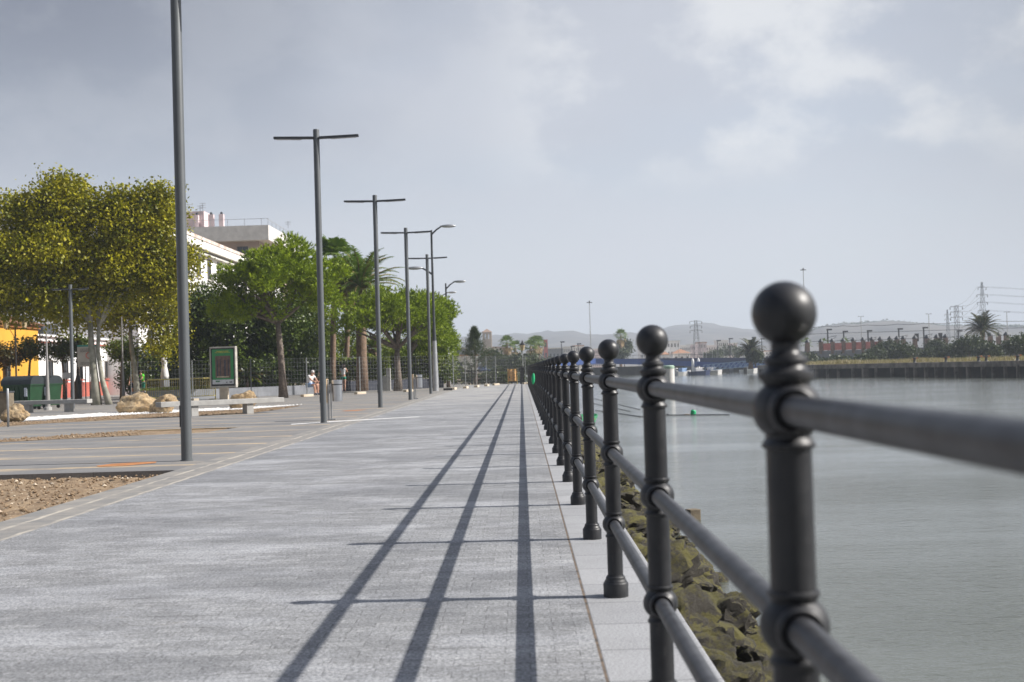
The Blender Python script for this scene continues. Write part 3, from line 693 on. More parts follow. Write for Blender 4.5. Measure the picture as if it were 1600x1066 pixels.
# ------------------------------------------------------------------ sign board with red ring
b = A(137, 600, 69); b.z = 0; t_ = thing('sign_board', 'grey notice board on posts with red ring, behind the plane trunks', 'sign', b)
k = 69 / F
zt = A(137, 539, 69).z; zb_ = A(137, 573, 69).z
o = MB(); o.box((0, 0, (zt + zb_) / 2), (30 * k, .06, zt - zb_)); pl = o.build('panel', mat('grey_panel', (.40, .42, .41), .6, 0, .08, 2), t_)
o = MB(); o.box((0, -.035, zt - .05), (30 * k, .01, .10)); o.build('header_band', mat('teal_band', (.03, .20, .18), .5), pl)
o = MB(); o.tube([(.12 + .16 * math.cos(2 * PI * i / 20), -.045, (zt + zb_) / 2 + .02 + .16 * math.sin(2 * PI * i / 20)) for i in range(21)], .02, 6, False); o.build('red_ring', M['redpaint'], pl)
o = MB(); [o.box((0, -.035, zt - .22 - .07 * i), (.7, .008, .02)) for i in range(3)]; [o.box((0, -.035, zb_ + .14 + .07 * i), (.7, .008, .02)) for i in range(2)]; o.build('text_lines', M['lampdark'], pl)
for s in (-.35, -.12, .12, .35): o = MB(); o.box((s, .02, zb_ / 2), (.05, .05, zb_)); o.build('post', M['lampdark'], t_)
# ------------------------------------------------------------------ temporary fencing
def mesh_panel():
    t_ = thing('fence_panel', 'x', 'fence panel', (0, 0, 0), 0, 'galvanised mesh fence panels on concrete feet')
    for p_, q_ in (((0.02, 0, 0), (0.02, 0, 2.0)), ((3.43, 0, 0), (3.43, 0, 2.0))): f_ = MB(); f_.tube([p_, q_], .017, 6); f_.build('upright', M['wire'], t_)
    w_ = MB()
    for i in range(1, 18): w_.box((3.45 * i / 18, 0, 1.05), (.005, .005, 1.86))
    for j in range(10): w_.box((1.725, .006, .14 + 1.82 * j / 9), (3.4, .005, .005))
    w_.build('wire_mesh', M['wire'], t_)
    o = MB(); o.box((0, 0, .06), (.62, .24, .13)); o.build('foot', M['stonebase'], t_, bevel=.02)
    return t_
fp = None
pathp = [(G(205, 631), 0), (G(480, 620), 1), (G(709, 609), 2), (A(775, 604, 88), 3), (A(866, 600, 92), 4)]
labs = ['behind the boulders', 'behind the angled bench', 'left of the poster stand', 'right of the poster stand', 'in front of the first pine trunk', 'beside the seated man', 'in front of the standing woman', 'in front of the thick palm trunk', 'near the second pine trunk', 'at the fence corner by the street light', 'in front of the conifer', 'before the black picket fence', 'left of the orange netting', 'beside the old lantern', 'at the far end']
n = 0
for (a, _), (b, _) in zip(pathp[:-1], pathp[1:]):
    a = Vector((a.x, a.y, 0)); b = Vector((b.x, b.y, 0)); L = (b - a).length; kk = max(1, round(L / 3.5)); d = (b - a) / kk; rz = math.atan2(d.y, d.x)
    for i in range(kk):
        if fp is None: fp = mesh_panel(); o = fp; o.location = a; o.rotation_euler = (0, 0, rz)
        else: o = dup(fp, a + d * i, rz)
        o.scale = (d.length / 3.45, 1, 1); o['label'] = 'galvanised wire mesh fence panel ' + labs[min(n, 14)]; n += 1
# two loose poles by the seated man
# yellow crowd barriers
def barrier():
    t_ = thing('crowd_barrier', 'x', 'crowd barrier', (0, 0, 0), 0, 'yellow crowd control barriers')
    f_ = MB(); f_.tube([(0, 0, 0), (0, 0, 1.02), (.08, 0, 1.1), (2.22, 0, 1.1), (2.3, 0, 1.02), (2.3, 0, 0)], .03, 8); f_.build('frame', M['barrier'], t_, True); f_ = MB(); f_.tube([(0, 0, .2), (2.3, 0, .2)], .022, 8); f_.build('bottom_rail', M['barrier'], t_)
    b_ = MB(); [b_.tube([(2.3 * i / 18, 0, .2), (2.3 * i / 18, 0, 1.1)], .012, 6) for i in range(1, 18)]; b_.build('bars', M['barrier'], t_)
    for x_ in (.2, 2.1): f_ = MB(); f_.box((x_, 0, .02), (.05, .5, .03)); f_.build('foot', M['barrier'], t_)
    return t_
bp = [(229, 629, 'behind the largest boulder'), (285, 626.5, 'just right of the nearest lamp pole'), (338, 624, 'behind the poster stand pedestal')]
b0 = None; pr = None
for i, (a_, b_, l_) in enumerate(bp[:2]):
    g = G(a_, b_); g2 = G(bp[i + 1][0], bp[i + 1][1]); rz = math.atan2(g2.y - g.y, g2.x - g.x)
    if b0 is None: b0 = barrier(); o = b0; o.location = g; o.rotation_euler = (0, 0, rz)
    else: o = dup(b0, g, rz)
    o.scale = ((g2 - g).length / 2.35, 1, 1); o['label'] = 'yellow steel crowd barrier ' + l_
# ------------------------------------------------------------------ vegetation
def rv(n): 
    v = RNG.normal(size=(n, 3)); return v / np.linalg.norm(v, axis=1)[:, None]
def leaf_quads(P_, size, up=.0, asp=.62):
    n = len(P_); a = rv(n); nrm = rv(n); nrm[:, 2] = nrm[:, 2] + up; b = np.cross(nrm, a); b /= np.linalg.norm(b, axis=1)[:, None] + 1e-9
    s = (size * RNG.uniform(.6, 1.25, n))[:, None]
    V = np.stack([P_ - a * s * .5, P_ - b * s * .5 * asp, P_ + a * s * .5, P_ + b * s * .5 * asp], 1)
    return V.reshape(-1, 3)
def needle_tris(P_, D_, ln, w):
    n = len(P_); D_ = D_ / (np.linalg.norm(D_, axis=1)[:, None] + 1e-9); s = np.cross(D_, rv(n)); s /= np.linalg.norm(s, axis=1)[:, None] + 1e-9
    l = (ln * RNG.uniform(.6, 1.2, n))[:, None]
    V = np.stack([P_ - s * w, P_ + s * w, P_ + D_ * l], 1); return V.reshape(-1, 3)
def blob_points(ells, ncl, per, cr, shell=.55):
    """clusters spread through ellipsoids -> leaf points"""
    out = []; cent = []
    vol = np.array([e[1][0] * e[1][1] * e[1][2] for e in ells]) ** .67; vol /= vol.sum()
    for (c, r), w in zip(ells, vol):
        k = max(1, int(ncl * w)); d = rv(k); rad = RNG.uniform(shell, 1.0, k)[:, None]
        cc = np.array(c) + d * rad * np.array(r); cent.append(cc)
    cent = np.concatenate(cent)
    for c in cent:
        m = int(per * RNG.uniform(.5, 1.4)); q = np.clip(RNG.normal(size=(m, 3)), -1.7, 1.7) * np.array((1, 1, .75)) * cr * RNG.uniform(.6, 1.3) * .5 + c; out.append(q)
    return np.concatenate(out), cent
def limbs(mb, fork, targets, r0, bend=.25):
    for tg in targets:
        tg = Vector(tg); f = Vector(fork); mid = f.lerp(tg, .5) + Vector((random.uniform(-1, 1), random.uniform(-1, 1), random.uniform(.1, .6))) * bend * (tg - f).length * .4
        pts = [f.lerp(mid, 0), f.lerp(mid, .5) + (mid - f.lerp(tg, .5)) * .25, mid, mid.lerp(tg, .6), tg]
        mb.tube(pts, [r0, r0 * .8, r0 * .55, r0 * .35, r0 * .12], 7)
        for _ in range(2):
            q = mid + Vector((random.uniform(-1, 1), random.uniform(-1, 1), random.uniform(.2, 1))) * (tg - f).length * .35; mb.tube([mid, mid.lerp(q, .6) + Vector((0, 0, .05)), q], [r0 * .4, r0 * .25, r0 * .08], 6)
def tree(name, label, cat, base, trunk_pts, tr, ells, ncl, per, cr, size, lm, bm_, group=None, nl=7, shell=.45):
    t_ = thing(name, label, cat, base, 0, group); b = Vector(base)
    mb = MB(); pts = [Vector(p) - b for p in trunk_pts]; k = len(pts)
    mb.tube(pts, [tr * (1.25 if i == 0 else 1 - .45 * i / (k - 1)) for i in range(k)], 12)
    el = [(tuple(Vector(c) - b), r) for c, r in ells]
    Pp, cent = blob_points(el, ncl, per, cr, shell)
    fk = np.array(pts[-1]); dd = cent - fk; ok = np.where(dd[:, 2] > .8 * np.hypot(dd[:, 0], dd[:, 1]))[0]
    idx = RNG.choice(ok if len(ok) > nl else len(cent), min(nl, len(cent)), replace=False)
    limbs(mb, pts[-1], [tuple(Vector(cent[i]) * 1.0) for i in idx], tr * .5)
    mb.build('trunk', M[bm_], t_, True)
    npmesh('crown', leaf_quads(Pp, size, .75), 4, M[lm], t_)
    return t_
def E(px, py, Y, rx, rz, ry=None):
    p = A(px, py, Y); k = Y / F; return (tuple(p), (rx * k, (ry or rx) * k, rz * k))
# plane trees
def ptrunk(pts, Y): return [tuple(A(a, b, Y)) for a, b in pts]
g = G(151, 633); Y0 = g.y
tree('plane_tree', 'larger plane tree with thick mottled pale trunk and yellowing crown reaching the left edge', 'tree', g, [tuple(g)] + ptrunk([(148, 590), (143, 545), (141, 505)], Y0), .21,
     [E(110, 330, Y0, 45, 52), E(85, 400, Y0, 80, 60), E(20, 370, Y0, 55, 62), E(35, 450, Y0, 75, 52), E(110, 470, Y0, 60, 45), E(100, 300, Y0, 26, 28), E(55, 330, Y0, 40, 30), E(-20, 420, Y0, 50, 70), E(92, 283, Y0, 9, 14, 20), E(120, 292, Y0, 9, 16, 18), E(135, 330, Y0, 16, 14, 30), E(30, 315, Y0, 8, 12, 16), E(5, 322, Y0, 8, 12, 16), E(60, 305, Y0, 9, 12, 18)],
     620, 96, .86, .17, 'lf_plane', 'barkplane', 'plane trees on the plaza', 6)
g = G(164, 633); Y1 = g.y + .6
tree('plane_tree', 'plane tree with slimmer leaning pale trunk beside the thick one', 'tree', (g.x, Y1, 0), [(g.x, Y1, 0)] + ptrunk([(160, 595), (153, 550), (154, 510)], Y1), .14,
     [E(205, 360, Y1, 48, 50), E(245, 340, Y1, 32, 42), E(180, 420, Y1, 60, 55), E(250, 420, Y1, 42, 50), E(185, 335, Y1, 28, 30), E(262, 325, Y1, 14, 30), E(295, 400, Y1, 9, 22, 16), E(225, 330, Y1, 22, 28), E(200, 303, Y1, 8, 10, 16), E(240, 298, Y1, 7, 12, 16), E(262, 300, Y1, 6, 12, 14), E(170, 315, Y1, 8, 10, 16)],
     520, 96, .86, .17, 'lf_plane', 'barkplane', 'plane trees on the plaza', 5)
g = A(215, 616, 72); g.z = 0
tree('plane_tree', 'plane tree behind the walking man with its crown hanging to the fence', 'tree', g, [tuple(g)] + ptrunk([(211, 580), (205, 540), (203, 500)], 72), .17,
     [E(225, 470, 72, 60, 48), E(255, 520, 72, 32, 42), E(165, 500, 72, 40, 26), E(200, 440, 72, 60, 40), E(262, 470, 72, 26, 60)],
     330, 80, .85, .17, 'lf_plane', 'barkplane', 'plane trees on the plaza', 8)
# orange trees
og = 'small round headed street trees'
def small_tree(label, px, pb, cy, r, Y, lm='lf_orange', lean=0):
    b = A(px, pb, Y); b.z = 0; top = A(px - lean, cy + r * .6, Y); k = Y / F
    tree('street_tree', label, 'tree', b, [tuple(b), tuple((b + top) / 2 + Vector((lean * k * .3, 0, 0))), tuple(top)], .10, [E(px - lean, cy, Y, r, r * .72), E(px - lean - r * .4, cy + 6, Y, r * .6, r * .5), E(px - lean + r * .45, cy + 4, Y, r * .6, r * .5)], 70, 30, .5, .17, lm, 'bark', og, 9, .35)
small_tree('small round tree with reddish leaves at the far left edge', 8, 620, 555, 24, 71, 'lf_red')
small_tree('small round tree in front of the ochre house', 44, 622, 545, 28, 72, 'lf_orange', -3)
small_tree('small round tree with bare forked limbs before the white house', 101, 622, 545, 26, 72, 'lf_orange', 4)
small_tree('small round tree just left of the notice board', 122, 619, 536, 15, 75, 'lf_hedge')
small_tree('small bright green tree right of the plane trunks', 190, 618, 545, 28, 76, 'lf_hedge')
# pines
def pine(label, base, trunk, ells, ncl, tr=.18, fork=None, tufts=True, ln=.20):
    t_ = thing('umbrella_pine', label, 'tree', base, 0, 'umbrella pines along the promenade'); b = Vector(base)
    mb = MB(); pts = [Vector(p) - b for p in trunk]; k = len(pts)
    mb.tube(pts, [tr * (1.3 if i == 0 else 1 - .35 * i / (k - 1)) for i in range(k)], 12)
    cent = []; vol = np.array([e[1][0] * e[1][1] for e in ells]); vol /= vol.sum()
    for (c, r), w in zip(ells, vol):
        m = max(2, int(ncl * w)); d = rv(m); d[:, 2] = np.abs(d[:, 2]) * 1.0 - RNG.uniform(0, .6, m); cent.append(np.array(Vector(c) - b) + d * RNG.uniform(.6, 1, m)[:, None] * np.array(r))
    cent = np.concatenate(cent); idx = RNG.choice(len(cent), 11, replace=False)
    limbs(mb, pts[-1], [tuple(Vector(cent[i]) - Vector((0, 0, .3))) for i in idx], tr * .55, .18)
    mb.build('trunk', M['barkpine'], t_, True)
    V = []
    for c in cent:
        cr = RNG.uniform(.46, .86); m = 96; tp = rv(m); tp[:, 2] = tp[:, 2] * .75 + .12
        tc_ = c + tp * cr * RNG.uniform(.6, 1.08, m)[:, None]
        nn = 7; P_ = np.repeat(tc_, nn, 0); D_ = np.repeat(tp, nn, 0) + RNG.normal(size=(m * nn, 3)) * .5 + np.array((0, 0, .5)); V.append(needle_tris(P_, D_, ln * 1.1, .026))
    npmesh('crown', np.concatenate(V), 3, M['lf_pine'], t_); return t_
g = G(443, 622); Yp = g.y
pine('tall umbrella pine with forked trunk and wide rounded crown', g, [tuple(g)] + ptrunk([(441, 590), (438, 545), (434, 505)], Yp),
     [E(430, 440, Yp, 88, 48), E(380, 450, Yp, 42, 36), E(492, 455, Yp, 36, 34), E(434, 420, Yp, 62, 28), E(365, 488, Yp, 36, 26), E(395, 480, Yp, 40, 30), E(452, 397, Yp, 32, 18), E(500, 470, Yp, 30, 30), E(512, 430, Yp, 20, 22)], 104, .2)
g = G(622, 611); Yp = g.y
pine('low umbrella pine with dense crown behind the third and fourth lamps', g, [tuple(g)] + ptrunk([(622, 585), (620, 560), (621, 545)], Yp),
     [E(615, 505, Yp, 78, 40), E(565, 505, Yp, 36, 34), E(640, 480, Yp, 44, 28), E(590, 475, Yp, 36, 22), E(660, 505, Yp, 34, 34)], 84, .22)
g = A(641, 607, 84); g.z = 0
pine('umbrella pine half hidden right of the low dense one', g, [tuple(g)] + ptrunk([(640, 580), (642, 550)], 84),
     [E(660, 500, 84, 40, 36), E(685, 490, 84, 20, 30), E(680, 520, 84, 24, 34)], 90, .16)
g = A(657, 606, 88); g.z = 0
pine('farthest umbrella pine, its bright crown ending beside the street lights', g, [tuple(g)] + ptrunk([(656, 580), (658, 556)], 88),
     [E(680, 535, 88, 26, 30), E(668, 555, 88, 26, 16), E(700, 545, 95, 12, 22)], 80, .16)
# dense garden trees
def bush(name, label, ells, ncl, per, cr, size, lm, group=None, trunk=True, cat='tree'):
    c0 = ells[0][0]; return tree(name, label, cat, (c0[0], c0[1], 0), [(c0[0], c0[1], 0), (c0[0], c0[1], max(.3, c0[2] * .55))], .12, ells, ncl, per, cr, size, lm, 'bark', group, 6, .5)
bush('garden_tree', 'broad dark glossy tree behind the first pine and poster stand', [E(370, 515, 76, 85, 62), E(320, 490, 76, 48, 46), E(440, 520, 76, 60, 62), E(380, 570, 76, 100, 30), E(300, 540, 76, 40, 50)], 1500, 34, .55, .21, 'lf_dark', 'garden trees behind the mesh fence')
bush('garden_tree', 'dark glossy tree right of the first pine trunk', [E(485, 520, 84, 42, 58), E(496, 570, 84, 34, 34), E(470, 470, 84, 30, 30)], 620, 32, .55, .2, 'lf_hedge', 'garden trees behind the mesh fence')
bush('garden_tree', 'small light green tree between the two palms', [E(545, 535, 90, 26, 26), E(590, 550, 92, 50, 26)], 240, 30, .5, .18, 'lf_hedge', 'garden trees behind the mesh fence')
bush('garden_tree', 'dark tree mass behind the walking man and yellow barrier', [E(250, 575, 84, 60, 40), E(215, 590, 84, 30, 24), E(300, 590, 84, 40, 30)], 640, 30, .55, .2, 'lf_dark', 'garden trees behind the mesh fence')
bush('garden_tree', 'dark leafy tree behind the hedge and the second pine', [E(650, 560, 96, 60, 30), E(600, 575, 96, 50, 24)], 480, 28, .55, .2, 'lf_dark', 'garden trees behind the mesh fence')
# hedge
def hedge(label, x0, x1, Y, z0, z1, lm, n, dep=.8):
    t_ = thing('hedge', label, 'hedge', ((x0 + x1) / 2, Y, 0)); L = x1 - x0
    P_ = RNG.uniform(-.5, .5, (n, 3)) * np.array((L, dep, z1 - z0)) + np.array((0, 0, (z0 + z1) / 2)); P_[:, 2] += .12 * np.sin(P_[:, 0] * 3) * (P_[:, 2] > (z0 + z1) / 2) + RNG.normal(size=n) * .06
    npmesh('foliage', leaf_quads(P_, .17, .3), 4, M[lm], t_)
    o = MB(); o.box((0, 0, (z0 + z1) / 2), (L * .97, dep * .35, (z1 - z0) * .8)); o.build('twig_core', mat('hedge_twigs', (.03, .035, .015), .9), t_); return t_
xa, xb = A(522, 600, 82).x, A(610, 600, 82).x
hedge('clipped hedge with yellow green top behind the standing woman', xa, xb, 82, .7, 2.15, 'lf_hedge', 5200)
xa, xb = A(612, 600, 86).x, A(690, 600, 86).x
hedge('clipped hedge behind the pine trunks and fourth lamp', xa, xb, 86, .7, 2.3, 'lf_hedge', 4200)
xa, xb = A(236, 600, 82).x, A(520, 600, 82).x
hedge('dark garden hedge behind the poster stand and the seated man', xa, xb, 82.5, .4, 2.2, 'lf_dark', 7000)
bush('shrub', 'flowering yellow green shrub at the end of the hedge by the street lights', [E(700, 572, 84, 12, 18), E(690, 585, 84, 14, 14), E(712, 585, 84, 6, 12)], 60, 30, .4, .16, 'lf_hedge', None, True, 'shrub')
# topiary balls
for i, (a_, b_, r_, l_) in enumerate([(448, 585, 27, 'clipped round topiary bush right behind the first pine trunk'), (498, 588, 20, 'smaller clipped round bush behind the seated man')]):
    c = A(a_, b_, 78); rr_ = r_ * 78 / F; t_ = thing('topiary_bush', l_, 'bush', (c.x, 78, 0), 0, 'clipped topiary bushes')
    d = rv(4200); npmesh('foliage', leaf_quads(d * rr_ * RNG.uniform(.86, 1.03, 4200)[:, None] * np.array((1, 1, 1.1)) + np.array((0, 0, c.z)), .085, .2), 4, M['lf_topiary'], t_)
    o = MB(); o.tube([(0, 0, 0), (0, 0, c.z)], .07, 8); o.build('stem', M['bark'], t_)
# palms
def pinnate(V, org, az, el, L, droop, n=26, ll=.45, w=.022):
    org = np.array(org); pts = []; a = el; p = org.copy(); st = L / n
    for i in range(n + 1):
        pts.append(p.copy()); p = p + st * np.array((math.cos(az) * math.cos(a), math.sin(az) * math.cos(a), math.sin(a))); a -= droop / n * (0.4 + 1.4 * i / n)
    side = np.array((-math.sin(az), math.cos(az), 0))
    for i in range(2, n + 1):
        d = pts[i] - pts[i - 1]; d /= np.linalg.norm(d); up = np.cross(side, d); f = math.sin(PI * min(1, (i + 2) / (n + 3))) ** .6 * ll
        for s in (-1, 1):
            q = side * s * .8 + d * .62 - up * .35 * 0 + np.array((0, 0, -.18)); q /= np.linalg.norm(q); pp = pts[i] + RNG.normal(size=3) * .01
            V += [pp - d * w * 1.2, pp + d * w * 1.2, pp + q * f * RNG.uniform(.8, 1.1)]
    return pts
def date_palm(name, label, base, top, tr, nf, L, group, ll=.42, w=.03, s=1, lm='lf_palm', cat='palm tree'):
    t_ = thing(name, label, cat, base, 0, group); b = Vector(base); tp = Vector(top) - b
    mb = MB(); mb.tube([(0, 0, -.1), tp * .35, tp * .7, tp], [tr * 1.25, tr, tr * .95, tr * 1.15], 12); mb.build('trunk', M['palmbark'], t_, True)
    V = []; rc = MB()
    for i in range(nf):
        az = i * 2.4 + random.uniform(-.3, .3); el = R(82) - R(88) * (i / nf) ** .9
        p = pinnate(V, tp + Vector((0, 0, tr * .3)), az, el, L * random.uniform(.85, 1.1), random.uniform(.8, 1.25), 26 if s == 1 else 12, ll, w)
        rc.tube([tuple(q) for q in p[::3]], [.03] * (len(p[::3]) - 1) + [.008], 5)
    npmesh('fronds', np.array(V), 3, M[lm], t_); rc.build('frond_stems', M['lf_dead'], t_); return t_
def fan_palm(name, label, base, top, tr, nf, L, group, skirt=20, seg=11, cat='palm tree'):
    t_ = thing(name, label, cat, base, 0, group); b = Vector(base); tp = Vector(top) - b
    mb = MB(); mb.tube([(0, 0, -.1), tp * .2, tp * .6, tp], [tr * 1.5, tr, tr * .9, tr * .85], 12); mb.build('trunk', M['palmbark'], t_, True)
    for nm, lm, k, e0, e1 in (('fronds', 'lf_palm', nf, 80, -25), ('dead_skirt', 'lf_dead', skirt, -45, -80)):
        V = []
        for i in range(k):
            az = i * 2.4 + random.uniform(-.3, .3); el = R(e0 + (e1 - e0) * i / max(1, k)); d = Vector((math.cos(az) * math.cos(el), math.sin(az) * math.cos(el), math.sin(el)))
            pl = L * .5 * random.uniform(.8, 1.2); side = Vector((-math.sin(az), math.cos(az), 0)); q0 = tp - Vector((0, 0, (.5 * L * i / k) if nm == 'dead_skirt' else 0)); q = q0 + d * pl + Vector((0, 0, -.05))
            V += [tuple(q0 - side * .02), tuple(q0 + side * .02), tuple(q)]
            up = side.cross(d)
            for j in range(seg):
                a = R(-85 + 170 * j / (seg - 1)); dd = (d * math.cos(a) + side * math.sin(a)).normalized(); ln = L * .55 * (.75 + .25 * math.cos(a)) * random.uniform(.85, 1.1)
                m_ = q + dd * ln * .6 + up * random.uniform(-.06, .06) * L * .3; e = q + dd * ln - Vector((0, 0, ln * .30)); w_ = dd.cross(up).normalized() * ln * .11
                V += [tuple(q), tuple(m_ - w_), tuple(m_ + w_)]; V += [tuple(m_ - w_), tuple(e), tuple(m_ + w_)]
        if V: npmesh(nm, np.array(V), 3, M[lm], t_)
    return t_
b = A(519, 611, 81); b.z = 0
fan_palm('fan_palm', 'tall slim fan palm with brown hanging skirt behind the second lamp', b, A(523, 404, 81), .19, 34, 1.8, None, 38)
b = A(540, 611, 86); b.z = 0
fan_palm('fan_palm', 'second fan palm with drooping dead leaves, right of the tall slim one', b, A(546, 428, 86), .18, 24, 1.7, None, 34)
b = A(566, 608, 80); b.z = 0
date_palm('date_palm', 'date palm with thick brown trunk and arching feather fronds above the low pine', b, A(563, 452, 80), .33, 60, 3.1, None, .6, .05)
b = A(583, 604, 88); b.z = 0
date_palm('date_palm', 'short date palm behind the hedge, seen under the pine crown', b, A(582, 545, 88), .3, 26, 1.5, None, .35, .03)
b = A(388, 605, 74); b.z = 0
date_palm('spiky_plant', 'pale green arching plant just right of the poster stand', b, A(386, 590, 74), .08, 30, 1.5, None, .25, .03, 1, 'lf_hedge', 'plant')
# conifer
def conifer(label, px, Y, ytop, hw, base_z=-.2):
    tp = A(px, ytop, Y); t_ = thing('conifer', label, 'tree', (tp.x, Y, base_z)); h = tp.z - base_z; k = Y / F
    mb = MB(); mb.tube([(0, 0, 0), (.03, 0, h * .5), (0, 0, h)], [.16, .1, .015], 8); V = []
    for i in range(360):
        u = random.random() ** .8; z = h * (.10 + .88 * u); az = random.random() * 6.28; rad = hw * k * (1 - u) ** 1.05 * random.choice((.6, .8, 1, 1.1, 1.5)) + .03
        e = np.array((math.cos(az) * rad, math.sin(az) * rad, z + rad * .35)); s = np.array((0, 0, z - .1))
        if i % 3 == 0: mb.tube([tuple(s), tuple(e)], [.02, .006], 4)
        m = 26; tt = RNG.uniform(.25, 1.05, m)[:, None]; P_ = s + (e - s) * tt + RNG.normal(size=(m, 3)) * .06; D_ = (e - s) / (np.linalg.norm(e - s) + 1e-6) + RNG.normal(size=(m, 3)) * .5 + np.array((0, 0, .3)); V.append(needle_tris(P_, D_, .28, .014))
    mb.build('trunk', M['bark'], t_); npmesh('crown', np.concatenate(V), 3, M['lf_conifer'], t_)
conifer('dark feathery conifer behind the picket fence, left of the stone tower', 741, 104, 511, 38)
# ------------------------------------------------------------------ low walls
def wall(name, label, p, q, h, th, m, cat='wall', z0=0.0, cap=None):
    p, q = Vector(p), Vector(q); d = q - p; L = Vector((d.x, d.y)).length; c = (p + q) / 2
    t_ = thing(name, label, cat, (c.x, c.y, z0), math.atan2(d.y, d.x)); o = MB(); o.box((0, 0, h / 2), (L, th, h)); o.build('wall', M[m], t_, bevel=.01)
    if cap: o = MB(); o.box((0, 0, h + .03), (L + .04, th + .06, .06)); o.build('coping', M[cap], t_)
    return t_
wall('planter_wall', 'low grey planter wall running behind the mesh fence to the seated man', A(205, 620, 64), A(512, 620, 74), .52, .35, 'wallgrey')
wall('garden_wall', 'dark blue low wall under the hedge behind the woman and palms', A(524, 605, 80), A(692, 605, 84), .62, .25, 'wallblue')
o = thing('white_pillar', 'stepped white masonry block left of the low pine trunk', 'masonry block', G(607, 611)); k = o.location.y / F
m_ = MB(); m_.box((.0, .2, .68), (6.5 * k, .35, 1.36)); m_.box((-6 * k, .2, .45), (6 * k, .33, .9)); m_.build('block', M['concrete'], o, bevel=.01)
g = G(700, 610); o = MB(); o.box((0, 0, .06), (.5, .3, .12)); o = o.build('concrete_foot', M['black']); o.location = g; tag(o, 'small dark block on the paving left of the fence corner', 'block')
# ------------------------------------------------------------------ people
def person(label, loc, rz, J, parts, skin='skin'):
    """J: joints name->(pos, radius); edges; parts: list of (name, mat, edges, scale)"""
    t_ = thing('person', label, 'person', loc, rz)
    def skinmesh(name, edges, grow, m, root, par, sub=1):
        names = []; 
        for a, b in edges:
            for q in (a, b):
                if q not in names: names.append(q)
        me = bpy.data.meshes.new(name); me.from_pydata([J[q][0] for q in names], [(names.index(a), names.index(b)) for a, b in edges], [])
        o = bpy.data.objects.new(name, me); C.objects.link(o)
        md = o.modifiers.new('skin', 'SKIN'); md.use_smooth_shade = True
        for i, q in enumerate(names):
            r_ = J[q][1] + grow; sv = me.skin_vertices[0].data[i]; sv.radius = (r_, r_ * (.8 if q in ('chest', 'spine', 'pelvis') else 1)); sv.use_root = (q == root)
        s_ = o.modifiers.new('sub', 'SUBSURF'); s_.levels = sub; s_.render_levels = sub
        dg = bpy.context.evaluated_depsgraph_get(); me2 = bpy.data.meshes.new_from_object(o.evaluated_get(dg)); o.modifiers.clear(); o.data = me2; me2.name = name
        me2.materials.clear(); me2.materials.append(M[m]); me2.shade_smooth(); o.parent = par; return o
    body = [('pelvis', 'spine'), ('spine', 'chest'), ('chest', 'neck'), ('neck', 'head'), ('head', 'crown')]
    for s in 'lr':
        body += [('chest', s + 'sh'), (s + 'sh', s + 'el'), (s + 'el', s + 'wr'), (s + 'wr', s + 'pa'), ('pelvis', s + 'hi'), (s + 'hi', s + 'kn'), (s + 'kn', s + 'an'), (s + 'an', s + 'to')]
        el, wr = Vector(J[s + 'el'][0]), Vector(J[s + 'wr'][0]); d = (wr - el).normalized(); J[s + 'pa'] = (tuple(wr + d * .055), .024)
        side = d.cross(Vector((1, 0, 0) if abs(d.x) < .8 else (0, 1, 0))).normalized(); nn = d.cross(side)
        for f, (off, ln) in enumerate(((-.027, .07), (-.009, .08), (.009, .075), (.026, .06))):
            a = wr + d * .085 + side * off; b_ = a + d * ln * .5 + nn * .004; c_ = b_ + d * ln * .4 + nn * .02
            J[s + 'f%da' % f] = (tuple(a), .009); J[s + 'f%db' % f] = (tuple(b_), .0085); J[s + 'f%dc' % f] = (tuple(c_), .007)
            body += [(s + 'pa', s + 'f%da' % f), (s + 'f%da' % f, s + 'f%db' % f), (s + 'f%db' % f, s + 'f%dc' % f)]
        a = wr + d * .035 + side * .032; b_ = a + d * .035 + side * .022
        J[s + 'ta'] = (tuple(a), .010); J[s + 'tb'] = (tuple(b_), .008); body += [(s + 'pa', s + 'ta'), (s + 'ta', s + 'tb')]
    skinmesh('body', body, 0, skin, 'pelvis', t_)
    for nm, m, ed, gr, root in parts: skinmesh(nm, ed, gr, m, root, t_)
    h = Vector(J['head'][0]); f = (Vector(J['face'][0]) - h).normalized(); sd_ = f.cross(Vector((0, 0, 1))).normalized()
    for s in (-1, 1):
        e = MB(); e.ball(tuple(h + f * .088 + sd_ * s * .032 + Vector((0, 0, .02))), .012, 8, 6); e.build('eye', M['black'], t_)
        e = MB(); e.ball(tuple(h + sd_ * s * .083), .022, 8, 6, (.6, 1, 1.2)); e.build('ear', M[skin], t_)
    e = MB(); e.lathe([(.016, -.02), (.014, 0), (.005, .03)], 8, tuple(h + f * .094)); e.build('nose', M[skin], t_)
    e = MB(); e.box(tuple(h + f * .088 - Vector((0, 0, .04))), (.035, .012, .008), math.atan2(sd_.y, sd_.x)); e.build('mouth', M['redpaint'], t_)
    return t_, J
def hair(t_, J, m, long=0):
    h = Vector(J['head'][0]); f = (Vector(J['face'][0]) - h).normalized(); o = MB(); c = h - f * .022 + Vector((0, 0, .035))
    o.lathe([(.001, .10), (.05, .092), (.085, .06), (.098, .02), (.094, -.02), (.085, -.05)], 16, tuple(c))
    if long: o.lathe([(.085, .05), (.095, -.03), (.09, -.14), (.085, -.26), (.05, -.34)], 12, tuple(h - f * .06), Matrix.Diagonal((1, .6, 1)))
    o.build('hair', M[m], t_, True)
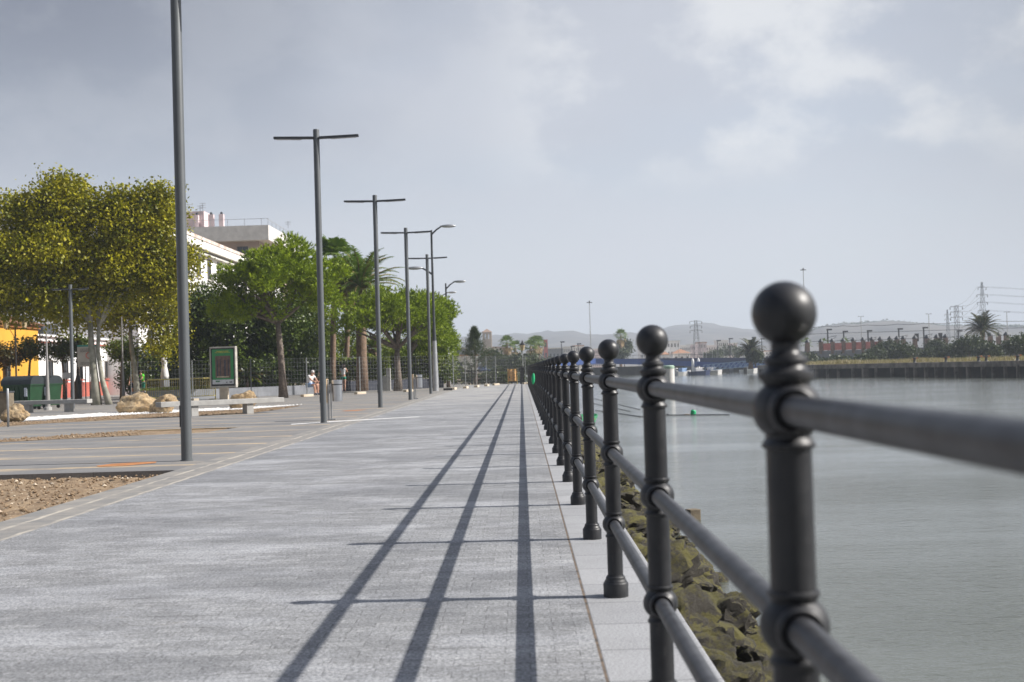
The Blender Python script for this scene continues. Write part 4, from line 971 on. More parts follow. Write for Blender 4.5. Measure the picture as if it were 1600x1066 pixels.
def stand_joints(step=.0, armswing=.1):
    J = dict(pelvis=((0, 0, .96), .125), spine=((0, 0, 1.12), .115), chest=((0, 0, 1.34), .14), neck=((0, 0, 1.50), .052), head=((0, -.015, 1.60), .082), crown=((0, 0, 1.69), .07), face=((0, -1, 1.60), 0))
    for s, x in (('l', 1), ('r', -1)):
        st = step * x; sw = -armswing * x
        J[s + 'sh'] = ((.18 * x, 0, 1.43), .058); J[s + 'el'] = ((.25 * x, -sw * .4 + .03, 1.15), .043); J[s + 'wr'] = ((.27 * x, -sw - .05, .92), .030)
        J[s + 'hi'] = ((.09 * x, 0, .88), .092); J[s + 'kn'] = ((.10 * x, -st * .55 - .02, .50), .062); J[s + 'an'] = ((.10 * x, -st, .09), .042); J[s + 'to'] = ((.11 * x, -st - .15, .04), .038)
    return J
def mids(J, a, b, k, n, r=None):
    p = Vector(J[a][0]).lerp(Vector(J[b][0]), k); J[n] = (tuple(p), r or (J[a][1] * (1 - k) + J[b][1] * k))
def clothes(J, shirt, shorts, sleeve=True, short_k=.8, grow=.018):
    for s in 'lr': mids(J, s + 'sh', s + 'el', .6, s + 'sl'); mids(J, s + 'hi', s + 'kn', short_k, s + 'th'); J[s + 'hx'] = J[s + 'hi']
    mids(J, 'chest', 'neck', .55, 'collar', .07)
    se = [('pelvis', 'spine'), ('spine', 'chest'), ('chest', 'collar')] + [('chest', s + 'sh') for s in 'lr'] + ([(s + 'sh', s + 'sl') for s in 'lr'] if sleeve else [])
    he = [('pelvis', s + 'hi') for s in 'lr'] + [(s + 'hi', s + 'th') for s in 'lr']
    sh = [('lan', 'lto')]; sh2 = [('ran', 'rto')]
    return [('shirt', shirt, se, grow, 'spine'), ('shorts', shorts, he, grow + .004, 'pelvis'), ('shoe', 'navy', sh, .012, 'lan'), ('shoe', 'navy', sh2, .012, 'ran')]
J = stand_joints(.18, .14); g = A(210, 621, 80); g.z = 0
t_, J = person('man walking in olive t-shirt and dark blue shorts behind the boulder', g, R(12), J, clothes(J, 'olive', 'navy')); hair(t_, J, 'hairdark')
J = stand_joints(.04, .02); J['chest'] = ((0, -.10, 1.33), .14); J['neck'] = ((0, -.17, 1.46), .052); J['head'] = ((0, -.22, 1.55), .082); J['crown'] = ((0, -.23, 1.64), .07); J['face'] = ((0, -1, 1.2), 0)
J['lsh'] = ((.18, -.1, 1.42), .058); J['rsh'] = ((-.18, -.1, 1.42), .058); J['lel'] = ((.25, -.22, 1.18), .043); J['rel'] = ((-.25, -.22, 1.18), .043); J['lwr'] = ((.17, -.40, 1.05), .03); J['rwr'] = ((-.17, -.40, 1.05), .03)
g = A(225, 620, 80); g.z = 0
t_, J = person('worker in bright green top and dark green trousers beside the yellow barrier', g, R(-50), J, clothes(J, 'hivis', 'greencloth', True, 1.0)); hair(t_, J, 'hairdark')
J = stand_joints(.05, .02); J['lel'] = ((.22, -.16, 1.2), .038); J['lwr'] = ((.12, -.30, 1.34), .028); J['rel'] = ((-.22, -.16, 1.2), .038); J['rwr'] = ((-.12, -.32, 1.34), .028)
for q in ('pelvis', 'spine', 'chest'): J[q] = (J[q][0], J[q][1] * .85)
g = A(537, 612.5, 79); g.z = 0
t_, J = person('woman with long dark hair in white sleeveless top and green shorts, seen from behind', g, R(170), J, clothes(J, 'shirtwhite', 'greencloth', False, .45)); hair(t_, J, 'hairdark', 1)
# seated
def seated():
    J = dict(pelvis=((0, .0, .60), .14), spine=((0, -.05, .78), .13), chest=((0, -.13, .98), .145), neck=((0, -.22, 1.12), .055), head=((0, -.27, 1.22), .084), crown=((0, -.27, 1.31), .07), face=((0, -1.2, 1.0), 0))
    for s, x in (('l', 1), ('r', -1)):
        J[s + 'sh'] = ((.19 * x, -.13, 1.05), .06); J[s + 'el'] = ((.22 * x, -.32, .82), .045); J[s + 'wr'] = ((.10 * x, -.52, .72), .032)
        J[s + 'hi'] = ((.1 * x, -.03, .57), .095); J[s + 'kn'] = ((.13 * x, -.46, .56), .065); J[s + 'an'] = ((.12 * x, -.48, .11), .045); J[s + 'to'] = ((.13 * x, -.64, .045), .042)
    return J
J = seated(); g = G(483, 618); 
t_, J = person('white haired man in white shirt and pale blue shorts sitting on the low wall', (g.x, g.y + .2, 0), R(58), J, clothes(J, 'shirtwhite', 'paleblue', True, .7)); hair(t_, J, 'hairgrey')
J = seated(); g = G(504, 617)
t_, J = person('second seated person mostly hidden behind the second lamp', (g.x, g.y + .3, 0), R(-30), J, clothes(J, 'olive', 'navy', True, .7)); hair(t_, J, 'hairdark')
# ------------------------------------------------------------------ buildings, left
def window(par, c, w, h, axis, pane='glass', frame='windowdark', sill='offwhite'):
    """axis 'x': window on a face whose normal is +X; 'y': normal is -Y"""
    def bx(dx, dy, dz, sw, sd_, sh): 
        return ((c[0] + sd_ * 0 + (dx if axis == 'x' else dy), c[1] + (dy if axis == 'x' else dx), c[2] + dz), ((sd_, sw, sh) if axis == 'x' else (sw, sd_, sh)))
    f = MB(); t_ = .09
    for dy, dz, sw, sh in ((-w / 2 + t_ / 2, 0, t_, h), (w / 2 - t_ / 2, 0, t_, h), (0, h / 2 - t_ / 2, w - 2 * t_, t_), (0, -h / 2 + t_ / 2, w - 2 * t_, t_), (0, 0, .05, h - 2 * t_)):
        a, b = bx(.03 if axis == 'x' else -.03, dy, dz, sw, .10, sh); f.box(a, b)
    fo = f.build('window', M[frame], par); p_ = MB(); a, b = bx(.01 if axis == 'x' else -.01, 0, 0, w - .1, .05, h - .1); p_.box(a, b); p_.build('pane', M[pane], fo)
    s_ = MB(); a, b = bx(.08 if axis == 'x' else -.08, 0, -h / 2 - .06, w + .2, .22, .1); s_.box(a, b); s_.build('sill', M[sill], fo)
# white long building, facade towards +X
X0 = -29.3; ys0, ys1 = 98, 158; h = 14.1
t_ = thing('white_building', 'long white building with cornice and narrow windows rising behind the pine', 'building', (X0, ys0, -.25))
o = MB(); o.box((-12, (ys1 - ys0) / 2, (h) / 2), (24, ys1 - ys0, h)); o.build('wall', M['white'], t_)
o = MB(); o.box((-11.7, (ys1 - ys0) / 2, h - .95), (24.9, ys1 - ys0 + .6, .22)); o.box((-11.8, (ys1 - ys0) / 2, h - 1.35), (24.5, ys1 - ys0 + .3, .14)); o.build('cornice', M['offwhite'], t_)
o = MB(); o.box((-12, (ys1 - ys0) / 2, h + .15), (24.2, ys1 - ys0 + .2, .3)); o.build('parapet', mat('stained_parapet', (.70, .66, .62), .9, 0, .1, .7, col2=(.40, .28, .22)), t_)
for i in range(14):
    for zc_ in (11.55, 7.9, 4.3): window(t_, (0, 3.0 + i * 3.95, zc_), 1.25, 1.95, 'x', 'glass', 'windowdark', 'offwhite')
# apartment block with projecting white roof band
Xc, Yc = A(420, 352, 180).x, 180; zt = A(420, 352, 180).z
t_ = thing('apartment_building', 'brown apartment block with deep white roof band above the pine', 'building', (Xc, Yc, -.25))
o = MB(); o.box((-17.6, 14, (zt - 1.8) / 2), (32, 26, zt - 1.8)); o.build('wall', M['brownwall'], t_)
o = MB(); o.box((-16.5, 14, zt - .8), (33, 28.8, 2.1)); rf = o.build('roof_band', M['offwhite'], t_)
o = MB(); 
for i in range(12): o.box((-1 - 2.4 * i, -.1, zt + .75), (.05, .05, 1.0))
for i in range(9): o.box((-.3, 1 + 3.0 * i, zt + .75), (.05, .05, 1.0))
o.box((-15, -.1, zt + 1.2), (30, .05, .05)); o.box((-.3, 14, zt + 1.2), (.05, 27, .05)); o.build('roof_railing', M['galv'], rf)
for i in range(5): window(t_, (-4 - 5 * i, 1.0, zt - 3.3), 1.6, 1.5, 'y')
for i in range(5): window(t_, (-1.6, 4 + 5 * i, zt - 3.3), 1.6, 1.5, 'x')
px2x = lambda px: A(px, 350, 184).x - Xc
zz = lambda py: A(300, py, 184).z + .25
o = MB(); o.box((px2x(309) - .4, 5, (zz(333) + zt) / 2), (34 * 184 / F, 4, zz(333) - zt + .2)); o.build('stair_tower', M['pinkish'], t_)
for px, w in ((312, 5), (334, 8), (350, 7)):
    o = MB(); o.box((px2x(px), 2.6, (zz(339) + zt) / 2), (w * .092, .7, zz(339) - zt + .1)); ch = o.build('chimney', M['pinkish'], t_)
    o = MB(); o.lathe([(.12, 0), (.2, .12), (.2, .3), (.08, .42)], 10, (px2x(px), 2.6, zz(339))); o.build('cowl', M['lampdark'], ch)
def antenna(px, y0, y1, n):
    o = MB(); x_ = px2x(px); o.box((x_, 3, (zz(y0) + zz(y1)) / 2), (.06, .06, zz(y0) - zz(y1)))
    for i in range(n): o.box((x_, 3, zz(y0) - .1 - .3 * i), (.9 - .15 * (i % 2), .05, .05)); o.box((x_ + .3, 3, zz(y0) - .1 - .3 * i), (.04, .5, .04))
    o.build('antenna', M['galv'], t_)
antenna(297, 320, 333, 1); antenna(320, 319, 350, 3); antenna(316, 323, 345, 2); antenna(452, 352, 362, 2)
# block behind plane trees
b = A(150, 320, 190); t_ = thing('apartment_building', 'pinkish block glimpsed through the plane tree crowns', 'building', (b.x, 190, -.25)); hh = b.z
o = MB(); o.box((0, 8, hh / 2), (14, 16, hh)); o.build('wall', M['pinkish'], t_); o = MB(); o.box((0, 8, hh + .2), (14.6, 16.6, .5)); o.build('roof', M['terracotta'], t_)
for i in range(4):
    for j in range(3): window(t_, (-5 + 3.3 * i, 0, 4 + 4 * j), 1.4, 1.6, 'y')
b = A(222, 320, 186); t_ = thing('apartment_building', 'grey roofed block behind the second plane crown', 'building', (b.x, 186, -.25))
o = MB(); o.box((0, 6, b.z / 2), (8, 12, b.z)); o.build('wall', M['offwhite'], t_); o = MB(); o.box((0, 1, b.z + 1.2), (.06, .06, 2.4)); o.box((0, 1, b.z + 2.2), (1, .05, .05)); o.build('antenna', M['galv'], t_)
# low white house with red dado, facade towards the river
Xh = -31.8
def y_at(px): v = ray(px, 600); return Xh * v.y / v.x
ya, yb = y_at(40), y_at(238); L = yb - ya; zt = A(120, 528.5, y_at(120)).z + .25
t_ = thing('white_house', 'low white house with red base band behind the plane trunks', 'house', (Xh, (ya + yb) / 2, -.25))
o = MB(); o.box((-4, 0, zt / 2), (8, L, zt)); o.build('wall', M['white'], t_)
o = MB(); o.box((.02, 0, .66), (.12, L + .06, 1.3)); o.build('dado', M['redpaint'], t_)
o = MB(); o.box((.04, 0, zt - .42), (.16, L + .1, .10)); o.build('string_course', M['redpaint'], t_)
o = MB(); o.box((.06, 0, zt + .04), (.3, L + .2, .12)); o.build('cornice', M['white'], t_)
for px in (78, 102, 125, 167): window(t_, (0, y_at(px) - (ya + yb) / 2, 2.2), 1.0, 1.35, 'x', 'glass', 'windowdark', 'redpaint')
o = MB(); o.box((.03, y_at(196) - (ya + yb) / 2, 1.35), (.08, 1.3, 2.5)); o.build('door', M['windowdark'], t_)
o = MB(); o.box((-3, -4.0, zt + .55), (2, 3, 1.0)); o.build('roof_cabin', M['lampdark'], t_)
# ochre house
Xh = -30.2
ya, yb = y_at(-160), y_at(61); L = yb - ya; zt = A(30, 506.5, y_at(30)).z + .25
t_ = thing('ochre_house', 'bright ochre yellow house with tiled roof behind the green bins', 'house', (Xh, (ya + yb) / 2, -.25))
o = MB(); o.box((-4.5, 0, zt / 2), (9, L, zt)); o.build('wall', M['yellow'], t_)
o = MB(); o.box((.04, 0, zt - .14), (.2, L + .2, .14)); o.build('cornice', M['rust'], t_)
o = MB(); e = .35; a_, b_ = L / 2 + e, 9 + e; hz_ = 1.5
o.add([(e, -a_, zt), (e, a_, zt), (-b_, a_, zt), (-b_, -a_, zt), (-4.5, -a_ + 4, zt + hz_), (-4.5, a_ - 4, zt + hz_)], [(0, 1, 5, 4), (1, 2, 5), (2, 3, 4, 5), (3, 0, 4), (0, 3, 2, 1)])
for i in range(70):
    x_ = -a_ + (2 * a_) * (i + .5) / 70; f_ = 1.0 if abs(x_) < a_ - 4 else 1 - (abs(x_) - a_ + 4) / 4
    o.bar((e, x_, zt + .02), (e - (4.5 + e) * f_, x_, zt + .02 + hz_ * f_), .11, .09)
o.build('roof', M['terracotta'], t_)
for px in (-20, 10): window(t_, (0, y_at(px) - (ya + yb) / 2, 2.1), 1.0, 1.5, 'x')
# old lantern on post with two lanterns at left
def lantern(mb_par, c, s=1.0, m='black', glassm='amber'):
    o = MB(); o.lathe([(.05 * s, -.30 * s), (.10 * s, -.26 * s), (.17 * s, .05 * s), (.19 * s, .07 * s)], 6, c); g_ = o.build('lantern_glass', M[glassm], mb_par)
    o = MB(); o.lathe([(.21 * s, .07 * s), (.18 * s, .12 * s), (.08 * s, .22 * s), (.05 * s, .30 * s), (.02 * s, .38 * s)], 6, c); o.build('lantern_cap', M[m], g_)
M['amber'] = mat('amber_glass', (.45, .36, .22), .25, 0, .2, 5)
b = A(26, 620, 66); b.z = 0; t_ = thing('lantern_post', 'black ornate post carrying two lanterns in front of the ochre house', 'street lamp', b); k = 66 / F; zt = A(26, 514, 66).z
o = MB(); o.lathe([(.14, 0), (.12, .5), (.07, .7), (.05, 1.2), (.04, zt), (.01, zt + .15)], 10); o.build('post', M['black'], t_)
o = MB(); o.tube([(-15 * k, 0, zt - .02), (14 * k, 0, zt - .02)], .02, 6); o.tube([(0, 0, zt - .5), (-8 * k, 0, zt - .05)], .015, 6); o.build('crossbar', M['black'], t_)
for s in (-15 * k, 14 * k): lantern(t_, (s, 0, zt + .38), 1.25)
b = A(122, 612, 72); b.z = 0; t_ = thing('lantern_post', 'dark cast iron lamp post with thick plinth left of the notice board', 'street lamp', b)
o = MB(); o.lathe([(.20, 0), (.20, 1.1), (.15, 1.2), (.08, 1.5), (.055, 2.2), (.045, 4.2)], 10); o.build('post', M['black'], t_)
lantern(t_, (0, 0, 4.5), 1.1)
b = A(216, 612, 78); b.z = 0; t_ = thing('iron_bollard', 'dark iron post behind the walking man', 'post', b); o = MB(); o.lathe([(.2, 0), (.2, 1.0), (.12, 1.15), (.07, 1.4), (.05, 3.4)], 10); o.build('post', M['black'], t_)
for i, (px, py, yt, lb) in enumerate([(75, 641, 520, 'pale tapering utility pole in front of the rear green container'), (193, 629, 495, 'pale tapering pole between plane trunks and walking man')]):
    g = G(px, py); hh = A(px, yt, g.y).z; t_ = thing('utility_pole', lb, 'pole', g, 0, 'pale tapering poles'); o = MB(); o.lathe([(.11, 0), (.075, .9), (.04, 2.2), (.028, hh)], 12); o.build('pole', M['lamp2'], t_, 'auto')
    o = MB(); o.lathe([(.16, 0), (.155, .12), (.1, .14)], 12); o.build('foot_ring', M['concrete'], t_)
b = A(104, 612, 66); b.z = 0; t_ = thing('small_sign', 'small blank grey plate sign on a thin dark trunk support', 'sign', b); z_ = A(104, 587, 66).z
o = MB(); o.box((0, 0, z_), (.42, .03, .3)); o.build('plate', M['galv'], t_); o = MB(); o.box((0, .04, z_ / 2), (.04, .04, z_)); o.build('post', M['lampdark'], t_)
# litter bin / statue glimpses in the garden
b = A(258, 612, 80); b.z = 0; t_ = thing('statue', 'white draped statue figure on a dark plinth beyond the yellow barrier', 'statue', b); 
o = MB(); o.lathe([(.30, 0), (.30, 1.05), (.34, 1.1)], 4); o.build('plinth', M['wallgrey'], t_)
o = MB(); o.lathe([(.22, 1.1), (.26, 1.3), (.19, 1.7), (.14, 1.95), (.2, 2.25), (.17, 2.4), (.06, 2.46), (.09, 2.54), (.1, 2.64), (.03, 2.74)], 14); o.build('figure', M['white'], t_, True)
# lawn glimpses
P_ = RNG.uniform(0, 1, (6000, 3)); xa, xb = A(225, 600, 74).x, A(430, 600, 76).x
P_ = np.stack([xa + (xb - xa) * P_[:, 0], 72.5 + 6 * P_[:, 1] + (P_[:, 0]) * 3, np.full(6000, .50)], 1)
o = npmesh('lawn', needle_tris(P_, RNG.normal(size=(6000, 3)) * .3 + np.array((0, 0, 1)), .16, .03), 3, M['lawn']); tag(o, 'short green lawn behind the low grey planter wall', kind='stuff')
o = MB(); o.box(((xa + xb) / 2, 78, .24), (xb - xa, 7, .48)); o = o.build('lawn_ground', M['ground']); tag(o, kind='structure')
# ------------------------------------------------------------------ end of promenade
Yf = 97
xa, xb = A(700, 600, Yf).x, A(815, 600, Yf).x
t_ = thing('picket_fence', 'black iron picket fence closing the end of the promenade', 'fence', (xa, Yf, 0)); L = xb - xa; sl_ = -3.5
fx = lambda x_: (x_, sl_ * x_ / L, 0)
o = MB(); n = int(L / .13)
for i in range(n): x_, y_, _ = fx(i * .13); o.box((x_, y_, .55), (.035, .035, 1.12))
o.build('pickets', M['black'], t_)
for z_ in (.12, 1.0): o = MB(); a_, b_ = fx(0), fx(L); o.bar((a_[0], a_[1], z_), (b_[0], b_[1], z_), .04, .05); o.build('rail', M['black'], t_)
for i in range(4): x_, y_, _ = fx(L * i / 3); o = MB(); o.box((x_, y_, .62), (.08, .08, 1.25)); o.build('post', M['black'], t_)
g = A(801, 600, 91); t_ = thing('orange_barrier', 'barrier wrapped in orange netting at the end of the shadows', 'barrier', (g.x, 91, 0))
o = MB(); vs = []; fs = []
for i in range(9):
    for j in range(9): vs.append((-.32 + .66 * i / 8, .06 * math.sin(i * 1.9) + random.uniform(-.02, .02), .22 + .86 * j / 8 + random.uniform(-.02, .02)))
for i in range(8):
    for j in range(8):
        if random.random() > .12: a = i * 9 + j; fs.append((a, a + 9, a + 10, a + 1))
o.add(vs, fs); o = o.build('netting', M['orange'], t_); sm = o.modifiers.new('thick', 'SOLIDIFY'); sm.thickness = .012
o = MB(); o.tube([(-.33, .05, 0), (-.33, .05, 1.08), (.34, .05, 1.08), (.34, .05, 0)], .02, 6); o.build('frame', M['barrier'], t_)
g = A(815, 600, 91.4); t_ = thing('white_barrier', 'white steel barrier between orange netting and the railing end', 'barrier', (g.x, 91.4, 0))
o = MB(); o.tube([(-.3, 0, 0), (-.3, 0, 1.1), (.3, 0, 1.1), (.3, 0, 0)], .02, 6); [o.tube([(-.3 + .1 * i, 0, .25), (-.3 + .1 * i, 0, 1.1)], .008, 5) for i in range(1, 6)]; o.tube([(-.3, 0, .25), (.3, 0, .25)], .02, 6); o.build('frame', M['galv'], t_)
b = A(818, 600, 96); t_ = thing('lantern_post', 'slender lamp post with single amber lantern at the promenade end', 'street lamp', (b.x, 96, 0)); zt = A(817, 541, 96).z
o = MB(); o.lathe([(.07, 0), (.05, .5), (.035, 1), (.03, zt - .25)], 8); o.build('post', M['galv'], t_)
lantern(t_, (0, 0, zt), 1.15)
for (px, py, Y, r, lb) in ((830, 572, 108, 16, 'olive bush behind the end of the railing'), (845, 574, 125, 12, 'small dark bush between railing end and palms'), (775, 583, 112, 14, 'low green bush right of the conifer')):
    bush('shrub', lb, [E(px, py, Y, r, r * .7), E(px - r * .6, py + 4, Y, r * .6, r * .5)], 60, 24, .5, .2, 'lf_far', 'bushes at the end of the promenade', True, 'bush')
for i_, (px, lb) in enumerate(((712, 'left of the conifer'), (765, 'right of the conifer'), (790, 'left of the orange netting'))):
    bush('shrub', 'dark foliage standing in for shadowed water behind the picket fence ' + lb, [E(px, 590, 106, 20, 7, 12), E(px + 22, 591, 106, 16, 6, 10), E(px - 14, 591, 106, 14, 6, 10)], 90, 26, .5, .2, 'lf_dark', 'foliage standing in for shadowed water behind the picket fence', True, 'bush')  # added dark foliage in place of shadowed water under the bridge
# ------------------------------------------------------------------ bridge and ramps
def beam(mb, pts, w, h):
    for p, q in zip(pts[:-1], pts[1:]): mb.bar(p, q, w, h)
t_ = thing('bridge', 'low blue girder bridge crossing the river beyond the boats', 'bridge', (0, 300, 0)); O = Vector((0, 300, 0))
pts = [A(690, 577, 270), A(800, 572, 285), A(930, 566, 300), A(1030, 565, 300), A(1130, 564, 300), A(1215, 564, 300), A(1260, 563, 300)]
pts = [p - O for p in pts]
o = MB(); beam(o, [p + Vector((0, 0, .1)) for p in pts], 7, 1.25); o.build('deck', M['darkblue'], t_)
pl = [A(740, 576, 262), A(800, 573, 272), A(930, 564, 290), A(1030, 566.5, 290), A(1110, 570, 290), A(1215, 572, 290)]; pl = [p - O for p in pl]
o = MB(); beam(o, pl, .6, 1.15); o.build('girder', M['bluesteel'], t_)
o = MB()
for p, q in zip(pts[:-1], pts[1:]):
    o.bar(p + Vector((0, -3.4, 1.5)), q + Vector((0, -3.4, 1.5)), .08, .08); kk = int((q - p).length / 2)
    for i in range(kk): m_ = p.lerp(q, i / kk); o.box(m_ + Vector((0, -3.4, 1.0)), (.07, .07, 1.0))
o.build('parapet', M['lampdark'], t_)
for px in (760, 860, 960, 1010, 1075, 1140, 1195):
    p = A(px, 580, 300) - O; o = MB(); o.box((p.x, 0, -.4), (1.0, 5, 2.4)); o.build('pier', M['wallgrey'], t_)
wall('embankment_wall', 'dark retaining wall at the waterline under the bridge', A(925, 580, 312), A(1300, 578, 312), 2.2, 1.0, 'quaydark', 'wall', -1.5)
# orange tinted ramp wall at left
wall('ramp_wall', 'low tan ramp wall left of the conifer below the blue ramp', A(700, 590, 150), A(765, 590, 170), 1.0, .5, 'stonebase', 'wall', -.4)
t_ = thing('white_shed', 'low white building with dark opening left of the conifer', 'building', A(722, 590, 190)); t_.location.z = -.25; k = 190 / F
o = MB(); o.box((-1.0, 3, 1.7), (66 * k, 6, 3.4)); o.build('wall', M['white'], t_); o = MB(); o.box((-.3, -.03, 1.6), (9 * k, .08, 1.8)); o.build('opening', M['glass'], t_); o = MB(); o.box((-1.0, 3, 3.5), (68 * k, 6.4, .22)); o.build('roof', M['terracotta'], t_)
# ------------------------------------------------------------------ stone tower etc
def far_box(name, label, px0, px1, ytop, Y, m, roof=None, cat='building', dep=None, nwx=0, nwz=0, group=None, wm='glass', roofh=1.2):
    a, b = A(px0, ytop, Y), A(px1, ytop, Y); w = b.x - a.x; h = (a.z + b.z) / 2 + .25; t_ = thing(name, label, cat, ((a.x + b.x) / 2, Y, -.25), 0, group); d = dep or w
    o = MB(); o.box((0, d / 2, h / 2), (w, d, h)); o.build('wall', M[m], t_)
    if roof:
        o = MB(); e = w * .06; a_, b_ = w / 2 + e, d + e
        if roofh > .5: 
            o.add([(-a_, -e, h), (a_, -e, h), (a_, b_, h), (-a_, b_, h), (-a_ * (.0 if w <= d * 1.3 else .6), d / 2, h + roofh), (a_ * (.0 if w <= d * 1.3 else .6) + .01, d / 2, h + roofh)], [(0, 1, 5, 4), (1, 2, 5), (2, 3, 4, 5), (3, 0, 4), (0, 3, 2, 1)])
        else: o.box((0, d / 2, h + roofh / 2), (w + 2 * e, d + 2 * e, roofh))
        o.build('roof', M[roof], t_)
    for i in range(nwx):
        for j in range(nwz):
            f = MB(); ww = w / nwx * .42; hh = h / nwz * .42; f.box((-w / 2 + w * (i + .5) / nwx, -.04, h * (j + .55) / nwz), (ww, .12, hh)); f.build('window', M[wm], t_)
    return t_, h, w
t_, h, w = far_box('bell_tower', 'square stone bell tower with pyramid roof on the skyline', 753.5, 768, 519, 560, 'stone', 'oldtile', 'tower', None, 0, 0, None, 'glass', 1.5)
for s in (-1, 1):
    o = MB(); o.box((s * w * .17, -.05, h - 2.1), (w * .16, .2, 2.0)); o.box((s * w * .17, -.05, h - 1.0), (w * .11, .2, .4)); o.build('belfry_opening', M['label'], t_)
o = MB(); o.box((0, w / 2, h - 3.6), (w * 1.06, w * 1.06, .3)); o.build('string_course', M['stone'], t_)
far_box('stone_building', 'low stone building attached right of the bell tower', 769, 792, 543, 562, 'stone', 'oldtile', 'building', 12, 4, 2, None, 'glass', .4)
far_box('brick_chimney', 'red brick square tower behind the far palms', 849.5, 855.5, 532, 480, 'redbrick', 'redbrick', 'tower', 1.5, 1, 3, None, 'glass', .3)
far_box('warehouse', 'grey low warehouse beside the red brick tower', 846, 880, 545, 520, 'wallgrey', 'offwhite', 'building', 10, 6, 1, None, 'glass', .4)
far_box('warehouse', 'blue grey block left of the conifer at the hills foot', 712, 733, 545, 420, 'wallgrey', 'offwhite', 'building', 10, 3, 2, None, 'glass', .4)
gp = 'fan palms far beyond the promenade end'
fpal = None
for (px, yt, Y, lb) in ((792, 536, 260, 'leftmost fan palm of the far group, right of the bell tower'), (805, 543, 270, 'bushy fan palm just left of the amber lantern'), (829, 541, 275, 'fan palm just right of the amber lantern'), (836, 535, 280, 'taller fan palm of the pair left of the brick tower'), (842, 535.5, 285, 'fan palm nearest the red brick tower')):
    b = A(px, 580, Y); b.z = -.25; fan_palm('fan_palm', lb, b, A(px, yt, Y), .3, 30, 1.9, gp, 9, 8)
b = A(970, 560, 360); b.z = -.25; fan_palm('fan_palm', 'tall fan palm standing above trees between the third and fourth posts', b, A(970, 524, 360), .3, 30, 2.3, None, 6, 8)
for (px, py, Y, rx, rz, lb) in ((975, 540, 370, 12, 11, 'dark tree below the tall lone palm'), (968, 553, 350, 12, 8, 'light green tree in front of the lone palm'), (1140, 548, 420, 22, 9, 'green tree among the white town blocks'), (1115, 553, 410, 14, 5, 'low green tree before the town blocks'),
                               (818, 565, 200, 20, 9, 'green trees beneath the far palms'), (795, 568, 210, 16, 8, 'grey green tree below the leftmost far palm'), (850, 566, 300, 26, 8, 'low trees below the brick tower'), (770, 560, 240, 14, 12, 'dark tree between conifer and bell tower')):
    bush('broadleaf_tree', lb, [E(px, py, Y, rx, rz), E(px - rx * .5, py + 3, Y, rx * .6, rz * .8), E(px + rx * .5, py + 2, Y, rx * .6, rz * .8)], 90, 22, 1.2, .6, 'lf_far', 'trees on the far shore')
# town blocks
rt = random.Random(3); tb = [(880, 895, 543), (896, 912, 541), (925, 940, 546), (1000, 1012, 541), (1012, 1036, 538), (1037, 1062, 534), (1062, 1078, 541), (1078, 1092, 539), (1092, 1104, 536), (1103, 1122, 541), (1122, 1138, 533), (1138, 1152, 537), (1152, 1170, 544), (1170, 1190, 548), (1195, 1225, 549), (1228, 1243, 546)]
names_ = ['left of the high mast', 'just left of the high mast', 'right of the high mast', 'left of the second ball finial', 'behind the second ball finial', 'brightest and flat topped, right of the second ball finial', 'left of the lattice pylon', 'behind the lattice pylon foot', 'just right of the lattice pylon', 'between pylon and tall roof cabin', 'tallest, with pale roof cabin', 'next to the tallest one', 'beside the round tree', 'left of the nearest ball', 'hidden behind the nearest ball', 'just right of the nearest ball stem']
for i, (a_, b_, yt) in enumerate(tb):
    far_box('town_block', 'white town block ' + names_[i], a_, b_, yt, 640 + 12 * (i % 4), rt.choice(['white', 'offwhite', 'white', 'pinkish']), rt.choice(['offwhite', 'terracotta', 'offwhite']), 'building', 14, 5, 3, 'pale town blocks across the river', 'windowdark', .5)
far_box('orange_roof_house', 'house with bright orange tiled roof behind the bridge', 1052, 1078, 552, 430, 'white', 'terracotta', 'house', 8, 3, 1, None, 'windowdark', 1.5)
far_box('orange_roof_house', 'smaller orange roofed house beside the second ball', 1034, 1046, 554, 425, 'white', 'terracotta', 'house', 6, 2, 1, None, 'windowdark', 1.1)
# sailing boat masts
ms = thing('sailing_boat', 'x', 'boat', (0, 350, -1.4), 0, 'moored sailing boats beyond the bridge'); 
o = MB(); vs = []
for x_, w_ in ((-3.5, .7), (-1, 1.2), (2, 1.0), (4.2, .02)):
    vs += [(x_, -w_, .9), (x_, w_, .9), (x_, w_ * .5, -.2), (x_, -w_ * .5, -.2)]
fs = [(0, 1, 2, 3), (15, 14, 13, 12)]
for i in range(3):
    for j in range(4): a = i * 4 + j; b_ = i * 4 + (j + 1) % 4; fs.append((a, a + 4, b_ + 4, b_))
o.add(vs, fs); o.build('hull', M['white'], ms); o = MB(); o.lathe([(.09, .8), (.07, 10)], 6); o.build('mast', M['galv'], ms); o = MB(); o.box((-1.5, 0, 1.9), (3.2, .1, .12)); o.build('boom', M['galv'], ms)
wh = ['left of the round tree', 'left of the pylon foot', 'by the pylon foot', 'right of the pylon foot', 'beyond the gangway head', 'between pylon and gangway', 'above the blue motor boat', 'before the tallest block', 'near the round tree', 'right of the round tree', 'left of the dark palm', 'left of the second ball', 'near the high mast', 'right of the high mast', 'beside the lone palm']
for i, (px, yt) in enumerate([(1048, 540), (1060, 533), (1072, 545), (1079, 542), (1098, 533), (1103, 538), (1113, 545), (1120, 550), (1131, 545), (1143, 540), (1160, 535), (1003, 545), (958, 545), (945, 540), (985, 546)]):
    Y = 345 + 4 * (i % 5); p = A(px, yt, Y); o = ms if i == 0 else dup(ms, (0, 0, 0)); o.location = (p.x, Y, -1.4); s = (p.z + 1.4) / 10; o.scale = (s, s, s); o.rotation_euler = (0, 0, rt.uniform(0, 3)); o['label'] = 'sailing boat whose thin mast stands ' + wh[i]
